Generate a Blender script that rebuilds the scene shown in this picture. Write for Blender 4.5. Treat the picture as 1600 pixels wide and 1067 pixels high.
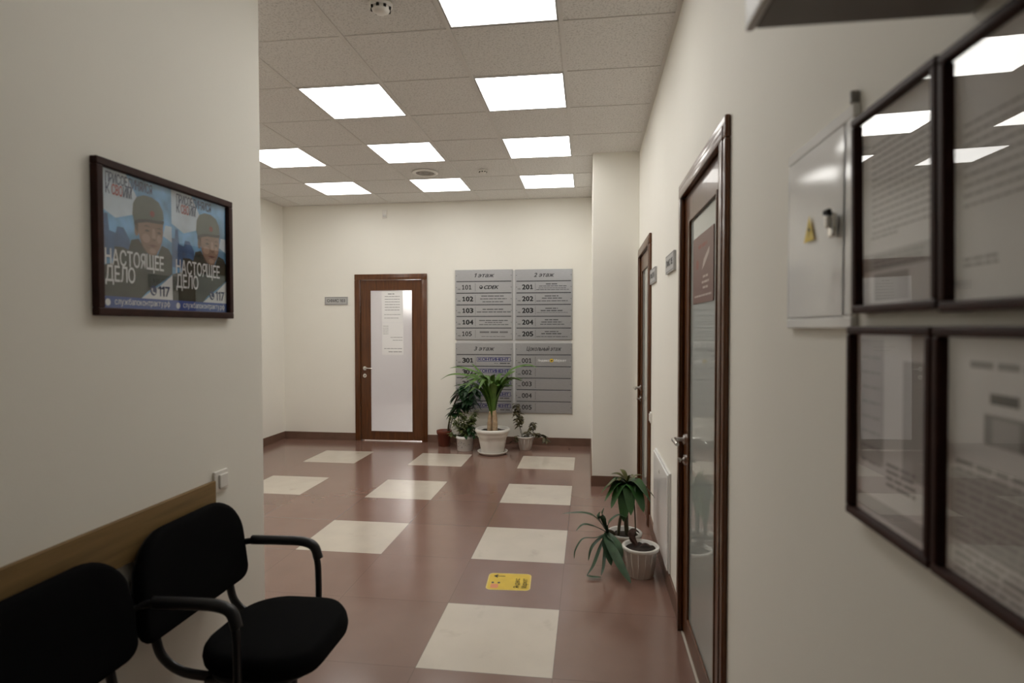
import bpy, bmesh, math, random
from mathutils import Vector, Matrix

for o in list(bpy.data.objects):
    bpy.data.objects.remove(o, do_unlink=True)
SC = bpy.context.scene
COL = SC.collection

# ------------------------------------------------------------------ camera
CAM_H = 1.489
YAW, PITCH, ROLL, FPX = -0.1324, -0.0244, -0.0010, 901.4
cam_d = bpy.data.cameras.new('camera')
cam = bpy.data.objects.new('camera', cam_d)
COL.objects.link(cam)
cam_d.sensor_fit = 'HORIZONTAL'
cam_d.sensor_width = 36.0
cam_d.lens = FPX / 1600.0 * 36.0
cam_d.clip_start = 0.02
fw = Vector((math.sin(YAW)*math.cos(PITCH), math.cos(YAW)*math.cos(PITCH), math.sin(PITCH)))
rt = Vector((math.cos(YAW), -math.sin(YAW), 0))
up = rt.cross(fw)
rt, up = rt*math.cos(ROLL)+up*math.sin(ROLL), up*math.cos(ROLL)-rt*math.sin(ROLL)
cam.matrix_world = Matrix(((rt.x, up.x, -fw.x, 0), (rt.y, up.y, -fw.y, 0), (rt.z, up.z, -fw.z, CAM_H), (0, 0, 0, 1)))
cam_d.dof.use_dof = True
cam_d.dof.focus_distance = 5.8
cam_d.dof.aperture_fstop = 2.6
SC.camera = cam

# ------------------------------------------------------------------ light and exposure
SC.view_settings.view_transform = 'Standard'
SC.view_settings.look = 'None'
SC.view_settings.exposure = 0.0
SC.view_settings.gamma = 1.0
SC.view_settings.use_curve_mapping = False
W = bpy.data.worlds.new('world'); SC.world = W
W.use_nodes = True
W.node_tree.nodes['Background'].inputs[0].default_value = (0.9, 0.95, 1.0, 1)
W.node_tree.nodes['Background'].inputs[1].default_value = 0.02
PANEL_POWER, REAR_PANEL_POWER, ADDED_PANEL_POWER = 9.0, 6.2, 3.0
OFFICE_POWER = 8.5
WINDOW_POWER = 50.0
SC.cycles.use_denoising = True
SC.cycles.max_bounces = 16
SC.cycles.diffuse_bounces = 10
SC.cycles.sample_clamp_indirect = 6.0
SC.cycles.caustics_reflective = False
SC.cycles.caustics_refractive = False

# ------------------------------------------------------------------ materials
def _nt(name):
    m = bpy.data.materials.new(name); m.use_nodes = True
    return m, m.node_tree, m.node_tree.nodes['Principled BSDF']

def mat(name, col, rough=0.5, metal=0.0, var=0.0, vscale=8.0, bump=0.0, bscale=60.0, coat=0.0, spec=0.5,
        stretch=None, trans=0.0, ior=1.45, sheen=0.0):
    m, nt, p = _nt(name)
    p.inputs['Roughness'].default_value = rough
    p.inputs['Metallic'].default_value = metal
    p.inputs['Coat Weight'].default_value = coat
    p.inputs['Specular IOR Level'].default_value = spec
    p.inputs['Transmission Weight'].default_value = trans
    p.inputs['IOR'].default_value = ior
    p.inputs['Sheen Weight'].default_value = sheen
    p.inputs['Base Color'].default_value = (*col, 1)
    tc = nt.nodes.new('ShaderNodeTexCoord')
    mp = nt.nodes.new('ShaderNodeMapping')
    nt.links.new(tc.outputs['Object'], mp.inputs[0])
    if stretch: mp.inputs['Scale'].default_value = stretch
    if var > 0:
        n = nt.nodes.new('ShaderNodeTexNoise'); n.inputs['Scale'].default_value = vscale
        n.inputs['Detail'].default_value = 5
        nt.links.new(mp.outputs[0], n.inputs['Vector'])
        r = nt.nodes.new('ShaderNodeValToRGB')
        r.color_ramp.elements[0].position = 0.3; r.color_ramp.elements[1].position = 0.7
        r.color_ramp.elements[0].color = (*[c*(1-var) for c in col], 1)
        r.color_ramp.elements[1].color = (*[min(1, c*(1+var)) for c in col], 1)
        nt.links.new(n.outputs['Fac'], r.inputs[0]); nt.links.new(r.outputs[0], p.inputs['Base Color'])
    if bump > 0:
        n = nt.nodes.new('ShaderNodeTexNoise'); n.inputs['Scale'].default_value = bscale
        n.inputs['Detail'].default_value = 4
        nt.links.new(mp.outputs[0], n.inputs['Vector'])
        b = nt.nodes.new('ShaderNodeBump'); b.inputs['Strength'].default_value = bump
        b.inputs['Distance'].default_value = 0.002
        nt.links.new(n.outputs['Fac'], b.inputs['Height']); nt.links.new(b.outputs[0], p.inputs['Normal'])
    return m

M = {}
WALLC = (0.83, 0.815, 0.755)
M['wall'] = mat('wall_paint', WALLC, 0.75, var=0.02, vscale=1.2, bump=0.15, bscale=180)
M['plinth'] = mat('plinth_tile', (0.15, 0.085, 0.06), 0.45, var=0.12, vscale=9)
M['wood'] = mat('mahogany', (0.100, 0.034, 0.009), 0.3, var=0.3, vscale=7, stretch=(6, 6, 0.5), coat=0.2)
M['wood_frame'] = mat('dark_frame_wood', (0.034, 0.012, 0.009), 0.5, var=0.25, vscale=20, spec=0.2)
M['rail'] = mat('oak_laminate', (0.20, 0.125, 0.048), 0.5, var=0.25, vscale=5, stretch=(0.5, 0.5, 7))
M['chrome'] = mat('satin_chrome', (0.75, 0.73, 0.70), 0.22, 1.0)
M['white_plastic'] = mat('white_plastic', (0.78, 0.76, 0.72), 0.4)
M['paint_metal'] = mat('white_enamel', (0.86, 0.87, 0.87), 0.11)
M['grey_metal'] = mat('grey_metal', (0.22, 0.21, 0.20), 0.45)
M['white_metal'] = mat('light_metal', (0.72, 0.72, 0.71), 0.4)
M['black_fabric'] = mat('black_fabric', (0.0045, 0.0045, 0.005), 0.95, bump=0.5, bscale=600, spec=0.08)
M['black_plastic'] = mat('black_plastic', (0.012, 0.012, 0.014), 0.42)
M['black_tube'] = mat('black_tube', (0.010, 0.010, 0.012), 0.3, coat=0.2)
M['dark'] = mat('dark_gap', (0.012, 0.010, 0.009), 0.8)
M['paper'] = mat('paper', (0.85, 0.85, 0.85), 0.8)
M['print_ink'] = mat('grey_print', (0.30, 0.30, 0.30), 0.8)
M['print_pale'] = mat('pale_print', (0.50, 0.50, 0.50), 0.8)
M['print_dark'] = mat('black_print', (0.06, 0.06, 0.06), 0.8)
M['plate_grey'] = mat('pale_grey_plate', (0.46, 0.46, 0.46), 0.4, 0.2, var=0.04, vscale=30)
M['alu'] = mat('brushed_grey_board', (0.46, 0.465, 0.485), 0.30, 0.65, var=0.05, vscale=30, stretch=(1, 1, 12))
M['alu_back'] = mat('pale_board_edge', (0.62, 0.62, 0.62), 0.5)
M['ink'] = mat('black_ink', (0.012, 0.012, 0.014), 0.6)
M['ink_soft'] = mat('grey_ink', (0.07, 0.07, 0.075), 0.6)
M['ink_faint'] = mat('faint_ink', (0.17, 0.17, 0.175), 0.6)
M['navy'] = mat('navy_ink', (0.02, 0.02, 0.17), 0.6)
M['white_ink'] = mat('white_ink', (0.80, 0.80, 0.80), 0.6)
M['warning_yellow'] = mat('warning_yellow', (0.80, 0.60, 0.06), 0.4)
M['yellow'] = mat('yellow_vinyl', (0.68, 0.48, 0.055), 0.45, var=0.06, vscale=12)
M['yellow_rim'] = mat('pale_yellow_rim', (0.72, 0.56, 0.20), 0.45)
M['pink'] = mat('pink_vinyl', (0.70, 0.27, 0.14), 0.5)
M['brown_sign'] = mat('brown_sign', (0.17, 0.085, 0.07), 0.4)
M['brown_sign_pale'] = mat('pale_sign_print', (0.5, 0.42, 0.38), 0.5)
M['brown_sign_red'] = mat('reddish_sign_print', (0.26, 0.09, 0.07), 0.5)
M['soil'] = mat('soil', (0.022, 0.014, 0.010), 0.95, var=0.4, vscale=60, bump=1.0, bscale=120)
M['pot_white'] = mat('white_pot', (0.70, 0.68, 0.64), 0.38)
M['pot_brown'] = mat('brown_pot', (0.17, 0.045, 0.025), 0.45)
M['bucket'] = mat('white_bucket', (0.62, 0.61, 0.59), 0.45)
M['bark'] = mat('pale_bark', (0.42, 0.30, 0.19), 0.8, var=0.25, vscale=30, bump=0.6, bscale=50)
M['stem_dark'] = mat('dark_stem', (0.060, 0.050, 0.025), 0.7)
M['stem_green'] = mat('green_stem', (0.09, 0.12, 0.03), 0.6)
M['leaf_bright'] = mat('bright_leaf', (0.066, 0.135, 0.022), 0.42, var=0.35, vscale=9)
M['leaf_dark'] = mat('dark_leaf', (0.018, 0.055, 0.018), 0.4, var=0.3, vscale=12)
M['leaf_mix'] = mat('variegated_leaf', (0.13, 0.16, 0.055), 0.5, var=0.6, vscale=30)
M['leaf_brown'] = mat('bronze_leaf', (0.10, 0.085, 0.042), 0.5, var=0.35, vscale=25)
M['leaf_deep'] = mat('deep_green_leaf', (0.030, 0.085, 0.022), 0.4, var=0.3, vscale=10)
M['leaf_olive'] = mat('olive_leaf', (0.085, 0.085, 0.022), 0.5, var=0.3, vscale=20)
M['leaf_strap'] = mat('strap_leaf', (0.040, 0.080, 0.042), 0.4, var=0.35, vscale=14)
M['leaf_dead'] = mat('dry_leaf', (0.05, 0.022, 0.014), 0.8, var=0.3, vscale=30)
M['blind'] = mat('grey_blind', (0.42, 0.45, 0.44), 0.6)
M['office'] = mat('office_paint', (0.70, 0.68, 0.66), 0.8)
M['office_floor'] = mat('office_floor', (0.30, 0.26, 0.24), 0.5)
M['tbar'] = mat('ceiling_bar', (0.70, 0.685, 0.66), 0.5)
M['light_rim'] = mat('light_rim', (0.6, 0.6, 0.6), 0.5)
M['speaker_mesh'] = mat('speaker_mesh', (0.33, 0.31, 0.29), 0.6)
# printed poster inks
M['sky_top'] = mat('poster_sky', (0.1625, 0.375, 0.625), 0.7, var=0.6, vscale=9)
M['sky_pale'] = mat('poster_cloud', (0.546, 0.65, 0.754), 0.7, var=0.2, vscale=8)
M['city'] = mat('poster_city', (0.045, 0.1275, 0.3), 0.7, var=0.3, vscale=20)
M['uniform'] = mat('poster_uniform', (0.0264, 0.0336, 0.0216), 0.7, var=0.45, vscale=22)
M['beret'] = mat('poster_beret', (0.1063, 0.125, 0.1063), 0.7, var=0.2, vscale=15)
M['beret_dark'] = mat('poster_beret_band', (0.03, 0.035, 0.03), 0.7)
M['skin'] = mat('poster_skin', (0.2835, 0.1823, 0.135), 0.7, var=0.15, vscale=14)
M['skin_lit'] = mat('poster_skin_light', (0.4185, 0.2835, 0.216), 0.7)
M['skin_dark'] = mat('poster_skin_dark', (0.09, 0.054, 0.042), 0.7)
M['lips'] = mat('poster_lips', (0.169, 0.0715, 0.065), 0.7)
M['badge'] = mat('poster_badge', (0.22, 0.04, 0.03), 0.7)
M['poster_white'] = mat('poster_white', (0.816, 0.84, 0.864), 0.7)
M['poster_navy'] = mat('poster_navy', (0.03, 0.05, 0.14), 0.7)
M['poster_blue'] = mat('poster_blue', (0.049, 0.105, 0.378), 0.7)
M['poster_red'] = mat('poster_red', (0.45, 0.06, 0.05), 0.7)

def thin_glass(name, tint=(0.96, 0.97, 0.97), gain=1.7, haze=0.0, rough=0.0, frost=0.25, body=None, dshare=0.45):
    """A thin pane: mirror reflection by Fresnel on its front, the rest passes through, part of it scattered when hazy."""
    m = bpy.data.materials.new(name); m.use_nodes = True
    nt = m.node_tree; nt.nodes.clear(); N, L = nt.nodes, nt.links
    fr = N.new('ShaderNodeFresnel'); fr.inputs['IOR'].default_value = 1.5
    ge = N.new('ShaderNodeNewGeometry')
    inv = N.new('ShaderNodeMath'); inv.operation = 'SUBTRACT'; inv.inputs[0].default_value = 1.0; L.new(ge.outputs['Backfacing'], inv.inputs[1])
    mu = N.new('ShaderNodeMath'); mu.operation = 'MULTIPLY'; L.new(fr.outputs[0], mu.inputs[0]); L.new(inv.outputs[0], mu.inputs[1])
    mg = N.new('ShaderNodeMath'); mg.operation = 'MULTIPLY'; mg.use_clamp = True; mg.inputs[1].default_value = gain; L.new(mu.outputs[0], mg.inputs[0])
    tr = N.new('ShaderNodeBsdfTransparent'); tr.inputs[0].default_value = (*tint, 1)
    gl = N.new('ShaderNodeBsdfGlossy'); gl.inputs['Roughness'].default_value = rough
    inner = tr.outputs[0]
    if haze > 0:
        tl = N.new('ShaderNodeBsdfTranslucent'); tl.inputs[0].default_value = (*(body or tint), 1)
        df = N.new('ShaderNodeBsdfDiffuse'); df.inputs[0].default_value = (*(body or tint), 1)
        rf = N.new('ShaderNodeBsdfRefraction'); rf.inputs[0].default_value = (*tint, 1); rf.inputs['IOR'].default_value = 1.3; rf.inputs['Roughness'].default_value = frost
        m1 = N.new('ShaderNodeMixShader'); m1.inputs[0].default_value = dshare; L.new(tl.outputs[0], m1.inputs[1]); L.new(df.outputs[0], m1.inputs[2])
        m2 = N.new('ShaderNodeMixShader'); m2.inputs[0].default_value = haze; L.new(rf.outputs[0], m2.inputs[1]); L.new(m1.outputs[0], m2.inputs[2])
        inner = m2.outputs[0]
    mx = N.new('ShaderNodeMixShader'); L.new(mg.outputs[0], mx.inputs[0]); L.new(inner, mx.inputs[1]); L.new(gl.outputs[0], mx.inputs[2])
    o = N.new('ShaderNodeOutputMaterial'); L.new(mx.outputs[0], o.inputs[0])
    return m
M['frosted'] = thin_glass('frosted_glass', (0.92, 0.92, 0.92), 1.5, haze=0.5, rough=0.04, frost=0.33, body=(0.78, 0.78, 0.82))
M['door_glass'] = thin_glass('side_door_glass', (0.75, 0.78, 0.76), 1.25, haze=0.85, rough=0.012, frost=0.5, body=(0.84, 0.89, 0.86), dshare=0.62)
M['pane'] = thin_glass('picture_glass', (0.97, 0.97, 0.97), 1.7)

def emission(name, col, strength):
    m = bpy.data.materials.new(name); m.use_nodes = True
    nt = m.node_tree; nt.nodes.clear()
    e = nt.nodes.new('ShaderNodeEmission'); o = nt.nodes.new('ShaderNodeOutputMaterial')
    e.inputs[0].default_value = (*col, 1); e.inputs[1].default_value = strength
    nt.links.new(e.outputs[0], o.inputs[0])
    return m
M['diffuser'] = emission('lit_panel', (1.0, 0.975, 0.925), PANEL_POWER)
M['diffuser_rear'] = emission('lit_panel_rear', (1.0, 0.975, 0.925), REAR_PANEL_POWER)
M['diffuser_added'] = emission('added_panel_near', (1.0, 0.975, 0.925), ADDED_PANEL_POWER)  # dim glow for the one panel added to lift the near walls
M['office_window'] = emission('daylit_window', (1.0, 0.95, 0.88), WINDOW_POWER)
M['office_lamp'] = emission('office_lit_panel', (1.0, 0.93, 0.86), OFFICE_POWER)

FX0, FY0, FT = -0.7504, 2.4129, 0.6
def floor_material():
    m, nt, p = _nt('floor_tiles')
    N, L = nt.nodes, nt.links
    g = N.new('ShaderNodeNewGeometry'); s = N.new('ShaderNodeSeparateXYZ'); L.new(g.outputs['Position'], s.inputs[0])
    def mth(op, a, b=None, c=None):
        n = N.new('ShaderNodeMath'); n.operation = op
        for i, v in enumerate((a, b, c)):
            if v is None: continue
            if isinstance(v, (int, float)): n.inputs[i].default_value = v
            else: L.new(v, n.inputs[i])
        return n.outputs[0]
    def axis(sock, o0):
        t = mth('DIVIDE', mth('SUBTRACT', sock, o0), FT)
        idx = mth('FLOOR', t)
        fr = mth('SUBTRACT', t, idx)
        even = mth('LESS_THAN', mth('FLOORED_MODULO', idx, 2.0), 0.5)
        edge = mth('MINIMUM', fr, mth('SUBTRACT', 1.0, fr))
        return idx, even, edge
    ix, ex, dx = axis(s.outputs[0], FX0)
    iy, ey, dy = axis(s.outputs[1], FY0)
    light = mth('MULTIPLY', mth('MULTIPLY', ex, ey), mth('MULTIPLY', mth('LESS_THAN', iy, 7.5), mth('GREATER_THAN', ix, -5.5)))   # the cut rows along the far walls are plain
    light = mth('MULTIPLY', light, mth('SUBTRACT', 1.0, mth('MULTIPLY', mth('LESS_THAN', ix, -0.5), mth('LESS_THAN', iy, 0.5))))   # no pale tile by the chairs
    p.inputs['Coat Weight'].default_value = 0.45; p.inputs['Coat Roughness'].default_value = 0.13
    grout = mth('LESS_THAN', mth('MINIMUM', dx, dy), 0.0032)
    cb = N.new('ShaderNodeCombineXYZ'); L.new(ix, cb.inputs[0]); L.new(iy, cb.inputs[1])
    wn = N.new('ShaderNodeTexWhiteNoise'); L.new(cb.outputs[0], wn.inputs['Vector'])
    n1 = N.new('ShaderNodeTexNoise'); n1.inputs['Scale'].default_value = 5; n1.inputs['Detail'].default_value = 8
    L.new(g.outputs['Position'], n1.inputs['Vector'])
    v = mth('ADD', 0.86, mth('ADD', mth('MULTIPLY', wn.outputs['Value'], 0.08), mth('MULTIPLY', n1.outputs['Fac'], 0.2)))
    n2 = N.new('ShaderNodeTexNoise'); n2.inputs['Scale'].default_value = 6.5; n2.inputs['Detail'].default_value = 6
    L.new(g.outputs['Position'], n2.inputs['Vector'])
    dirt = N.new('ShaderNodeMapRange'); dirt.inputs[1].default_value = 0.62; dirt.inputs[2].default_value = 0.75
    dirt.inputs[3].default_value = 0.0; dirt.inputs[4].default_value = 0.5
    L.new(n2.outputs['Fac'], dirt.inputs[0])
    def mix(f, a, b):
        n = N.new('ShaderNodeMix'); n.data_type = 'RGBA'
        for i, x in ((0, f), (6, a), (7, b)):
            if isinstance(x, tuple): n.inputs[i].default_value = (*x, 1)
            elif isinstance(x, (int, float)): n.inputs[i].default_value = x
            else: L.new(x, n.inputs[i])
        return n.outputs[2]
    lightc = mix(dirt.outputs[0], (0.60, 0.54, 0.46), (0.40, 0.34, 0.28))
    base = mix(light, (0.215, 0.125, 0.098), lightc)
    hv = N.new('ShaderNodeHueSaturation'); L.new(v, hv.inputs['Value']); L.new(base, hv.inputs['Color'])
    col = mix(mth('MULTIPLY', grout, 0.55), hv.outputs[0], (0.09, 0.055, 0.042))
    L.new(col, p.inputs['Base Color'])
    L.new(mth('ADD', 0.18, mth('MULTIPLY', n1.outputs['Fac'], 0.05)), p.inputs['Roughness'])
    b = N.new('ShaderNodeBump'); b.inputs['Strength'].default_value = 0.25; b.inputs['Distance'].default_value = 0.001
    L.new(mth('SUBTRACT', 1.0, grout), b.inputs['Height']); L.new(b.outputs[0], p.inputs['Normal'])
    return m
M['floor'] = floor_material()

def ceiling_material():
    m, nt, p = _nt('mineral_fibre_tile')
    N, L = nt.nodes, nt.links
    tc = N.new('ShaderNodeTexCoord')
    n = N.new('ShaderNodeTexNoise'); n.inputs['Scale'].default_value = 95; n.inputs['Detail'].default_value = 3
    n.inputs['Distortion'].default_value = 0.6
    L.new(tc.outputs['Object'], n.inputs['Vector'])
    r = N.new('ShaderNodeValToRGB')
    r.color_ramp.elements[0].position = 0.36; r.color_ramp.elements[0].color = (0.60, 0.59, 0.57, 1)
    r.color_ramp.elements[1].position = 0.50; r.color_ramp.elements[1].color = (0.78, 0.77, 0.75, 1)
    L.new(n.outputs['Fac'], r.inputs[0]); L.new(r.outputs[0], p.inputs['Base Color'])
    p.inputs['Roughness'].default_value = 0.9
    b = N.new('ShaderNodeBump'); b.inputs['Strength'].default_value = 0.6; b.inputs['Distance'].default_value = 0.004
    L.new(n.outputs['Fac'], b.inputs['Height']); L.new(b.outputs[0], p.inputs['Normal'])
    return m
M['ceiling'] = ceiling_material()

# ------------------------------------------------------------------ mesh helpers
def box(bm, x0, x1, y0, y1, z0, z1, bev=0.0, mi=0, seg=2):
    vs = [bm.verts.new(p) for p in ((x0,y0,z0),(x1,y0,z0),(x1,y1,z0),(x0,y1,z0),(x0,y0,z1),(x1,y0,z1),(x1,y1,z1),(x0,y1,z1))]
    fs = [bm.faces.new([vs[i] for i in f]) for f in ((3,2,1,0),(4,5,6,7),(0,1,5,4),(1,2,6,5),(2,3,7,6),(3,0,4,7))]
    for f in fs: f.material_index = mi
    if bev > 0:
        es = list({e for f in fs for e in f.edges})
        r = bmesh.ops.bevel(bm, geom=es, offset=bev, segments=seg, profile=0.5, affect='EDGES')
        for f in r['faces']: f.material_index = mi
    return vs

def tube(bm, pts, r, seg=10, cap=True, sy=1.0, mi=0):
    pts = [Vector(p) for p in pts]
    rs = r if isinstance(r, (list, tuple)) else [r]*len(pts)
    rings = []
    ref = None
    for i, p in enumerate(pts):
        t = (pts[min(i+1, len(pts)-1)] - pts[max(i-1, 0)]).normalized()
        if ref is None:
            ref = Vector((0, 0, 1)) if abs(t.z) < 0.9 else Vector((1, 0, 0))
        n = (ref - t*ref.dot(t)).normalized(); b = t.cross(n); ref = n
        rings.append([bm.verts.new(p + n*math.cos(2*math.pi*k/seg)*rs[i] + b*math.sin(2*math.pi*k/seg)*rs[i]*sy) for k in range(seg)])
    for a, b in zip(rings, rings[1:]):
        for k in range(seg):
            f = bm.faces.new((a[k], a[(k+1) % seg], b[(k+1) % seg], b[k])); f.smooth = True; f.material_index = mi
    if cap:
        f = bm.faces.new(rings[0][::-1]); f.material_index = mi
        f = bm.faces.new(rings[-1]); f.material_index = mi

def curve_pts(ctrl, n=8):
    """Catmull-Rom through the control points."""
    P = [Vector(c) for c in ctrl]
    P = [P[0]*2-P[1]] + P + [P[-1]*2-P[-2]]
    out = []
    for i in range(1, len(P)-2):
        for k in range(n):
            t = k/n
            out.append(0.5*((2*P[i]) + (P[i+1]-P[i-1])*t + (2*P[i-1]-5*P[i]+4*P[i+1]-P[i+2])*t*t + (3*P[i]-P[i-1]-3*P[i+1]+P[i+2])*t**3))
    out.append(P[-2])
    return out

def lathe(bm, prof, cx=0, cy=0, z0=0, seg=40, mi=0, smooth=True):
    rings = []
    for r, z in prof:
        if r < 1e-5: rings.append([bm.verts.new((cx, cy, z0+z))])
        else: rings.append([bm.verts.new((cx+r*math.cos(2*math.pi*k/seg), cy+r*math.sin(2*math.pi*k/seg), z0+z)) for k in range(seg)])
    for a, b in zip(rings, rings[1:]):
        if len(a) == 1 and len(b) == 1: continue
        for k in range(seg):
            k2 = (k+1) % seg
            if len(a) == 1: f = bm.faces.new((a[0], b[k2], b[k]))
            elif len(b) == 1: f = bm.faces.new((a[k], a[k2], b[0]))
            else: f = bm.faces.new((a[k], a[k2], b[k2], b[k]))
            f.smooth = smooth; f.material_index = mi

def poly(bm, pts, y, mi=0, depth=0.0):
    """A flat shape in the x-z plane facing -y, optionally with thickness towards +y."""
    f = bm.faces.new([bm.verts.new((x, y, z)) for x, z in pts])
    f.normal_update()
    if f.normal.y > 0: f.normal_flip()
    f.material_index = mi
    if depth > 0:
        back = [bm.verts.new((v.co.x, y+depth, v.co.z)) for v in f.verts]
        vs = list(f.verts)
        for k in range(len(vs)):
            k2 = (k+1) % len(vs)
            g = bm.faces.new((vs[k2], vs[k], back[k], back[k2])); g.material_index = mi
        g = bm.faces.new(back[::-1]); g.material_index = mi

def rect(bm, x0, x1, z0, z1, y, mi=0):
    poly(bm, [(x0, z0), (x1, z0), (x1, z1), (x0, z1)], y, mi)

def ell(cx, cz, rx, rz, n=24, a0=0.0, a1=2*math.pi):
    full = abs(a1-a0-2*math.pi) < 1e-6
    m = n if full else n+1
    return [(cx+rx*math.cos(a0+(a1-a0)*k/n), cz+rz*math.sin(a0+(a1-a0)*k/n)) for k in range(m)]

def rrect(x0, x1, z0, z1, r, n=5):
    o = []
    for cx, cz, a in ((x1-r, z0+r, -90), (x1-r, z1-r, 0), (x0+r, z1-r, 90), (x0+r, z0+r, 180)):
        for k in range(n+1):
            t = math.radians(a+90*k/n); o.append((cx+r*math.cos(t), cz+r*math.sin(t)))
    return o

_GLYPH = {}
def _arc(q, cx, cy, rx, ry, w, a0, a1, n=20):
    A = [math.radians(a0+(a1-a0)*k/n) for k in range(n+1)]
    for t, u in zip(A, A[1:]):
        q.append([(cx+rx*math.cos(t), cy+ry*math.sin(t)), (cx+rx*math.cos(u), cy+ry*math.sin(u)),
                  (cx+(rx-w)*math.cos(u), cy+(ry-w)*math.sin(u)), (cx+(rx-w)*math.cos(t), cy+(ry-w)*math.sin(t))])
def _bar(q, x0, x1, y0, y1): q.append([(x0, y0), (x1, y0), (x1, y1), (x0, y1)])
def glyph(ch):
    """(verts, faces, width) of one character, cap height about 0.7; some letters are drawn here stroke by stroke."""
    if ch in _GLYPH: return _GLYPH[ch]
    q, w, X = [], 0.085, 0.54
    if ch == 'н': _bar(q, 0, w, 0, X); _bar(q, 0.36, 0.36+w, 0, X); _bar(q, w, 0.36, 0.235, 0.235+w)
    elif ch in 'ьы':
        _bar(q, 0, w, 0, X); _bar(q, w, 0.22, 0.0, w*0.9); _bar(q, w, 0.22, 0.32-w*0.9, 0.32); _arc(q, 0.22, 0.16, 0.17, 0.16, w*0.9, -90, 90, 12)
        if ch == 'ы': _bar(q, 0.47, 0.47+w, 0, X)
    elif ch == 'э': _arc(q, 0.19, 0.27, 0.255, 0.28, w, -148, 148); _bar(q, 0.09, 0.38, 0.235, 0.235+w*0.9)
    elif ch == 'ф': _arc(q, 0.32, 0.27, 0.32, 0.28, w, 0, 360, 28); _bar(q, 0.28, 0.36, -0.19, 0.74)
    elif ch == 'Ф': _arc(q, 0.39, 0.355, 0.39, 0.265, w*1.05, 0, 360, 28); _bar(q, 0.345, 0.435, -0.02, 0.73)
    elif ch == '1': _bar(q, 0.16, 0.16+w, 0, 0.69); q.append([(0.16, 0.69), (0.0, 0.59), (0.0, 0.50), (0.16, 0.60)])
    if q:
        V, Fc = [], []
        for k, p in enumerate(q):
            Fc.append([len(V)+i for i in range(len(p))]); V += [(x, y, 0.00002*(k % 3)) for x, y in p]
    else:
        c = bpy.data.curves.new('lettering', 'FONT'); c.body = ch; c.size = 1.0; c.resolution_u = 4
        o = bpy.data.objects.new('lettering', c); COL.objects.link(o)
        bpy.context.view_layer.update()
        me = bpy.data.meshes.new_from_object(o.evaluated_get(bpy.context.evaluated_depsgraph_get()))
        bpy.data.objects.remove(o); bpy.data.curves.remove(c)
        V = [tuple(v.co) for v in me.vertices]; Fc = [list(p.vertices) for p in me.polygons]
        bpy.data.meshes.remove(me)
    x0 = min((v[0] for v in V), default=0.0); x1 = max((v[0] for v in V), default=0.0)
    _GLYPH[ch] = ([(v[0]-x0, v[1], v[2]) for v in V], Fc, x1-x0)
    return _GLYPH[ch]

def text(bm, body, x, z, y, size, width=None, align='CENTER', bold=0.0, shear=0.0, mi=0, mtx=None):
    """Lettering in the x-z plane facing -y; cap height = size; width squeezes the line."""
    run, cur = [], 0.0
    for ch in body:
        if ch == ' ': cur += 0.25; continue
        V, Fc, gw = glyph(ch)
        run.append((cur, V, Fc)); cur += gw+0.095
    tw = cur-0.095
    sz = size/0.69
    sx = sz if width is None else width/tw
    off = {'CENTER': -tw/2, 'LEFT': 0.0, 'RIGHT': -tw}[align]
    T = Matrix(((sx, sx*shear, 0, x+off*sx), (0, 0, 1, y), (0, sz, 0, z), (0, 0, 0, 1)))
    if mtx is not None: T = mtx @ T
    e = bold*1.1   # heavier strokes: the outline drawn again, shifted by a fraction of the stroke
    for k, (dx, dz) in enumerate(((0, 0),) if bold < 0.004 else ((-e, 0), (e, 0), (0, e*0.8), (0, -e*0.8), (0, 0))):
        for cx, V, Fc in run:
            vs = [bm.verts.new(T @ Vector((v[0]+cx+dx, v[1]+dz, -0.00007*k-v[2]))) for v in V]
            for f in Fc:
                try: g_ = bm.faces.new([vs[i] for i in f])
                except ValueError: continue
                g_.material_index = mi

def scribble(bm, x0, x1, z, h, y, rnd, mi=0):
    """A line of print too small to read: word-long dashes."""
    x = x0
    while x < x1:
        w = min(rnd.uniform(2.2, 5.0)*h*1.6, x1-x)
        rect(bm, x, x+w, z-h/2, z+h/2, y, mi)
        x += w + h*0.8

def build(name, bm, mats, parent=None, loc=None, smooth=None, recalc=True):
    if recalc: bmesh.ops.recalc_face_normals(bm, faces=bm.faces)
    me = bpy.data.meshes.new(name); bm.to_mesh(me); bm.free()
    for m in (mats if isinstance(mats, (list, tuple)) else [mats]): me.materials.append(m)
    if smooth:
        for p in me.polygons: p.use_smooth = True
        if smooth is not True: me.set_sharp_from_angle(angle=math.radians(smooth))
    o = bpy.data.objects.new(name, me); COL.objects.link(o)
    if parent: o.parent = parent
    if loc: o.location = loc
    return o

def tag(o, label, cat, group=None, kind=None):
    o['label'] = label; o['category'] = cat
    if group: o['group'] = group
    if kind: o['kind'] = kind
    return o

def thing(name, label, cat, loc=(0, 0, 0), rz=0.0, group=None, kind=None):
    o = bpy.data.objects.new(name, None); COL.objects.link(o)
    o.empty_display_size = 0.1
    o.location = loc; o.rotation_euler = (0, 0, math.radians(rz))
    return tag(o, label, cat, group, kind)

def copy_tree(o, parent=None):
    c = o.copy(); COL.objects.link(c)
    if parent: c.parent = parent
    for ch in [x for x in COL.objects if x.parent == o]: copy_tree(ch, c)
    return c

def struct(name, bm, mats, label, cat, **k):
    return tag(build(name, bm, mats, **k), label, cat, kind='structure')

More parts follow.
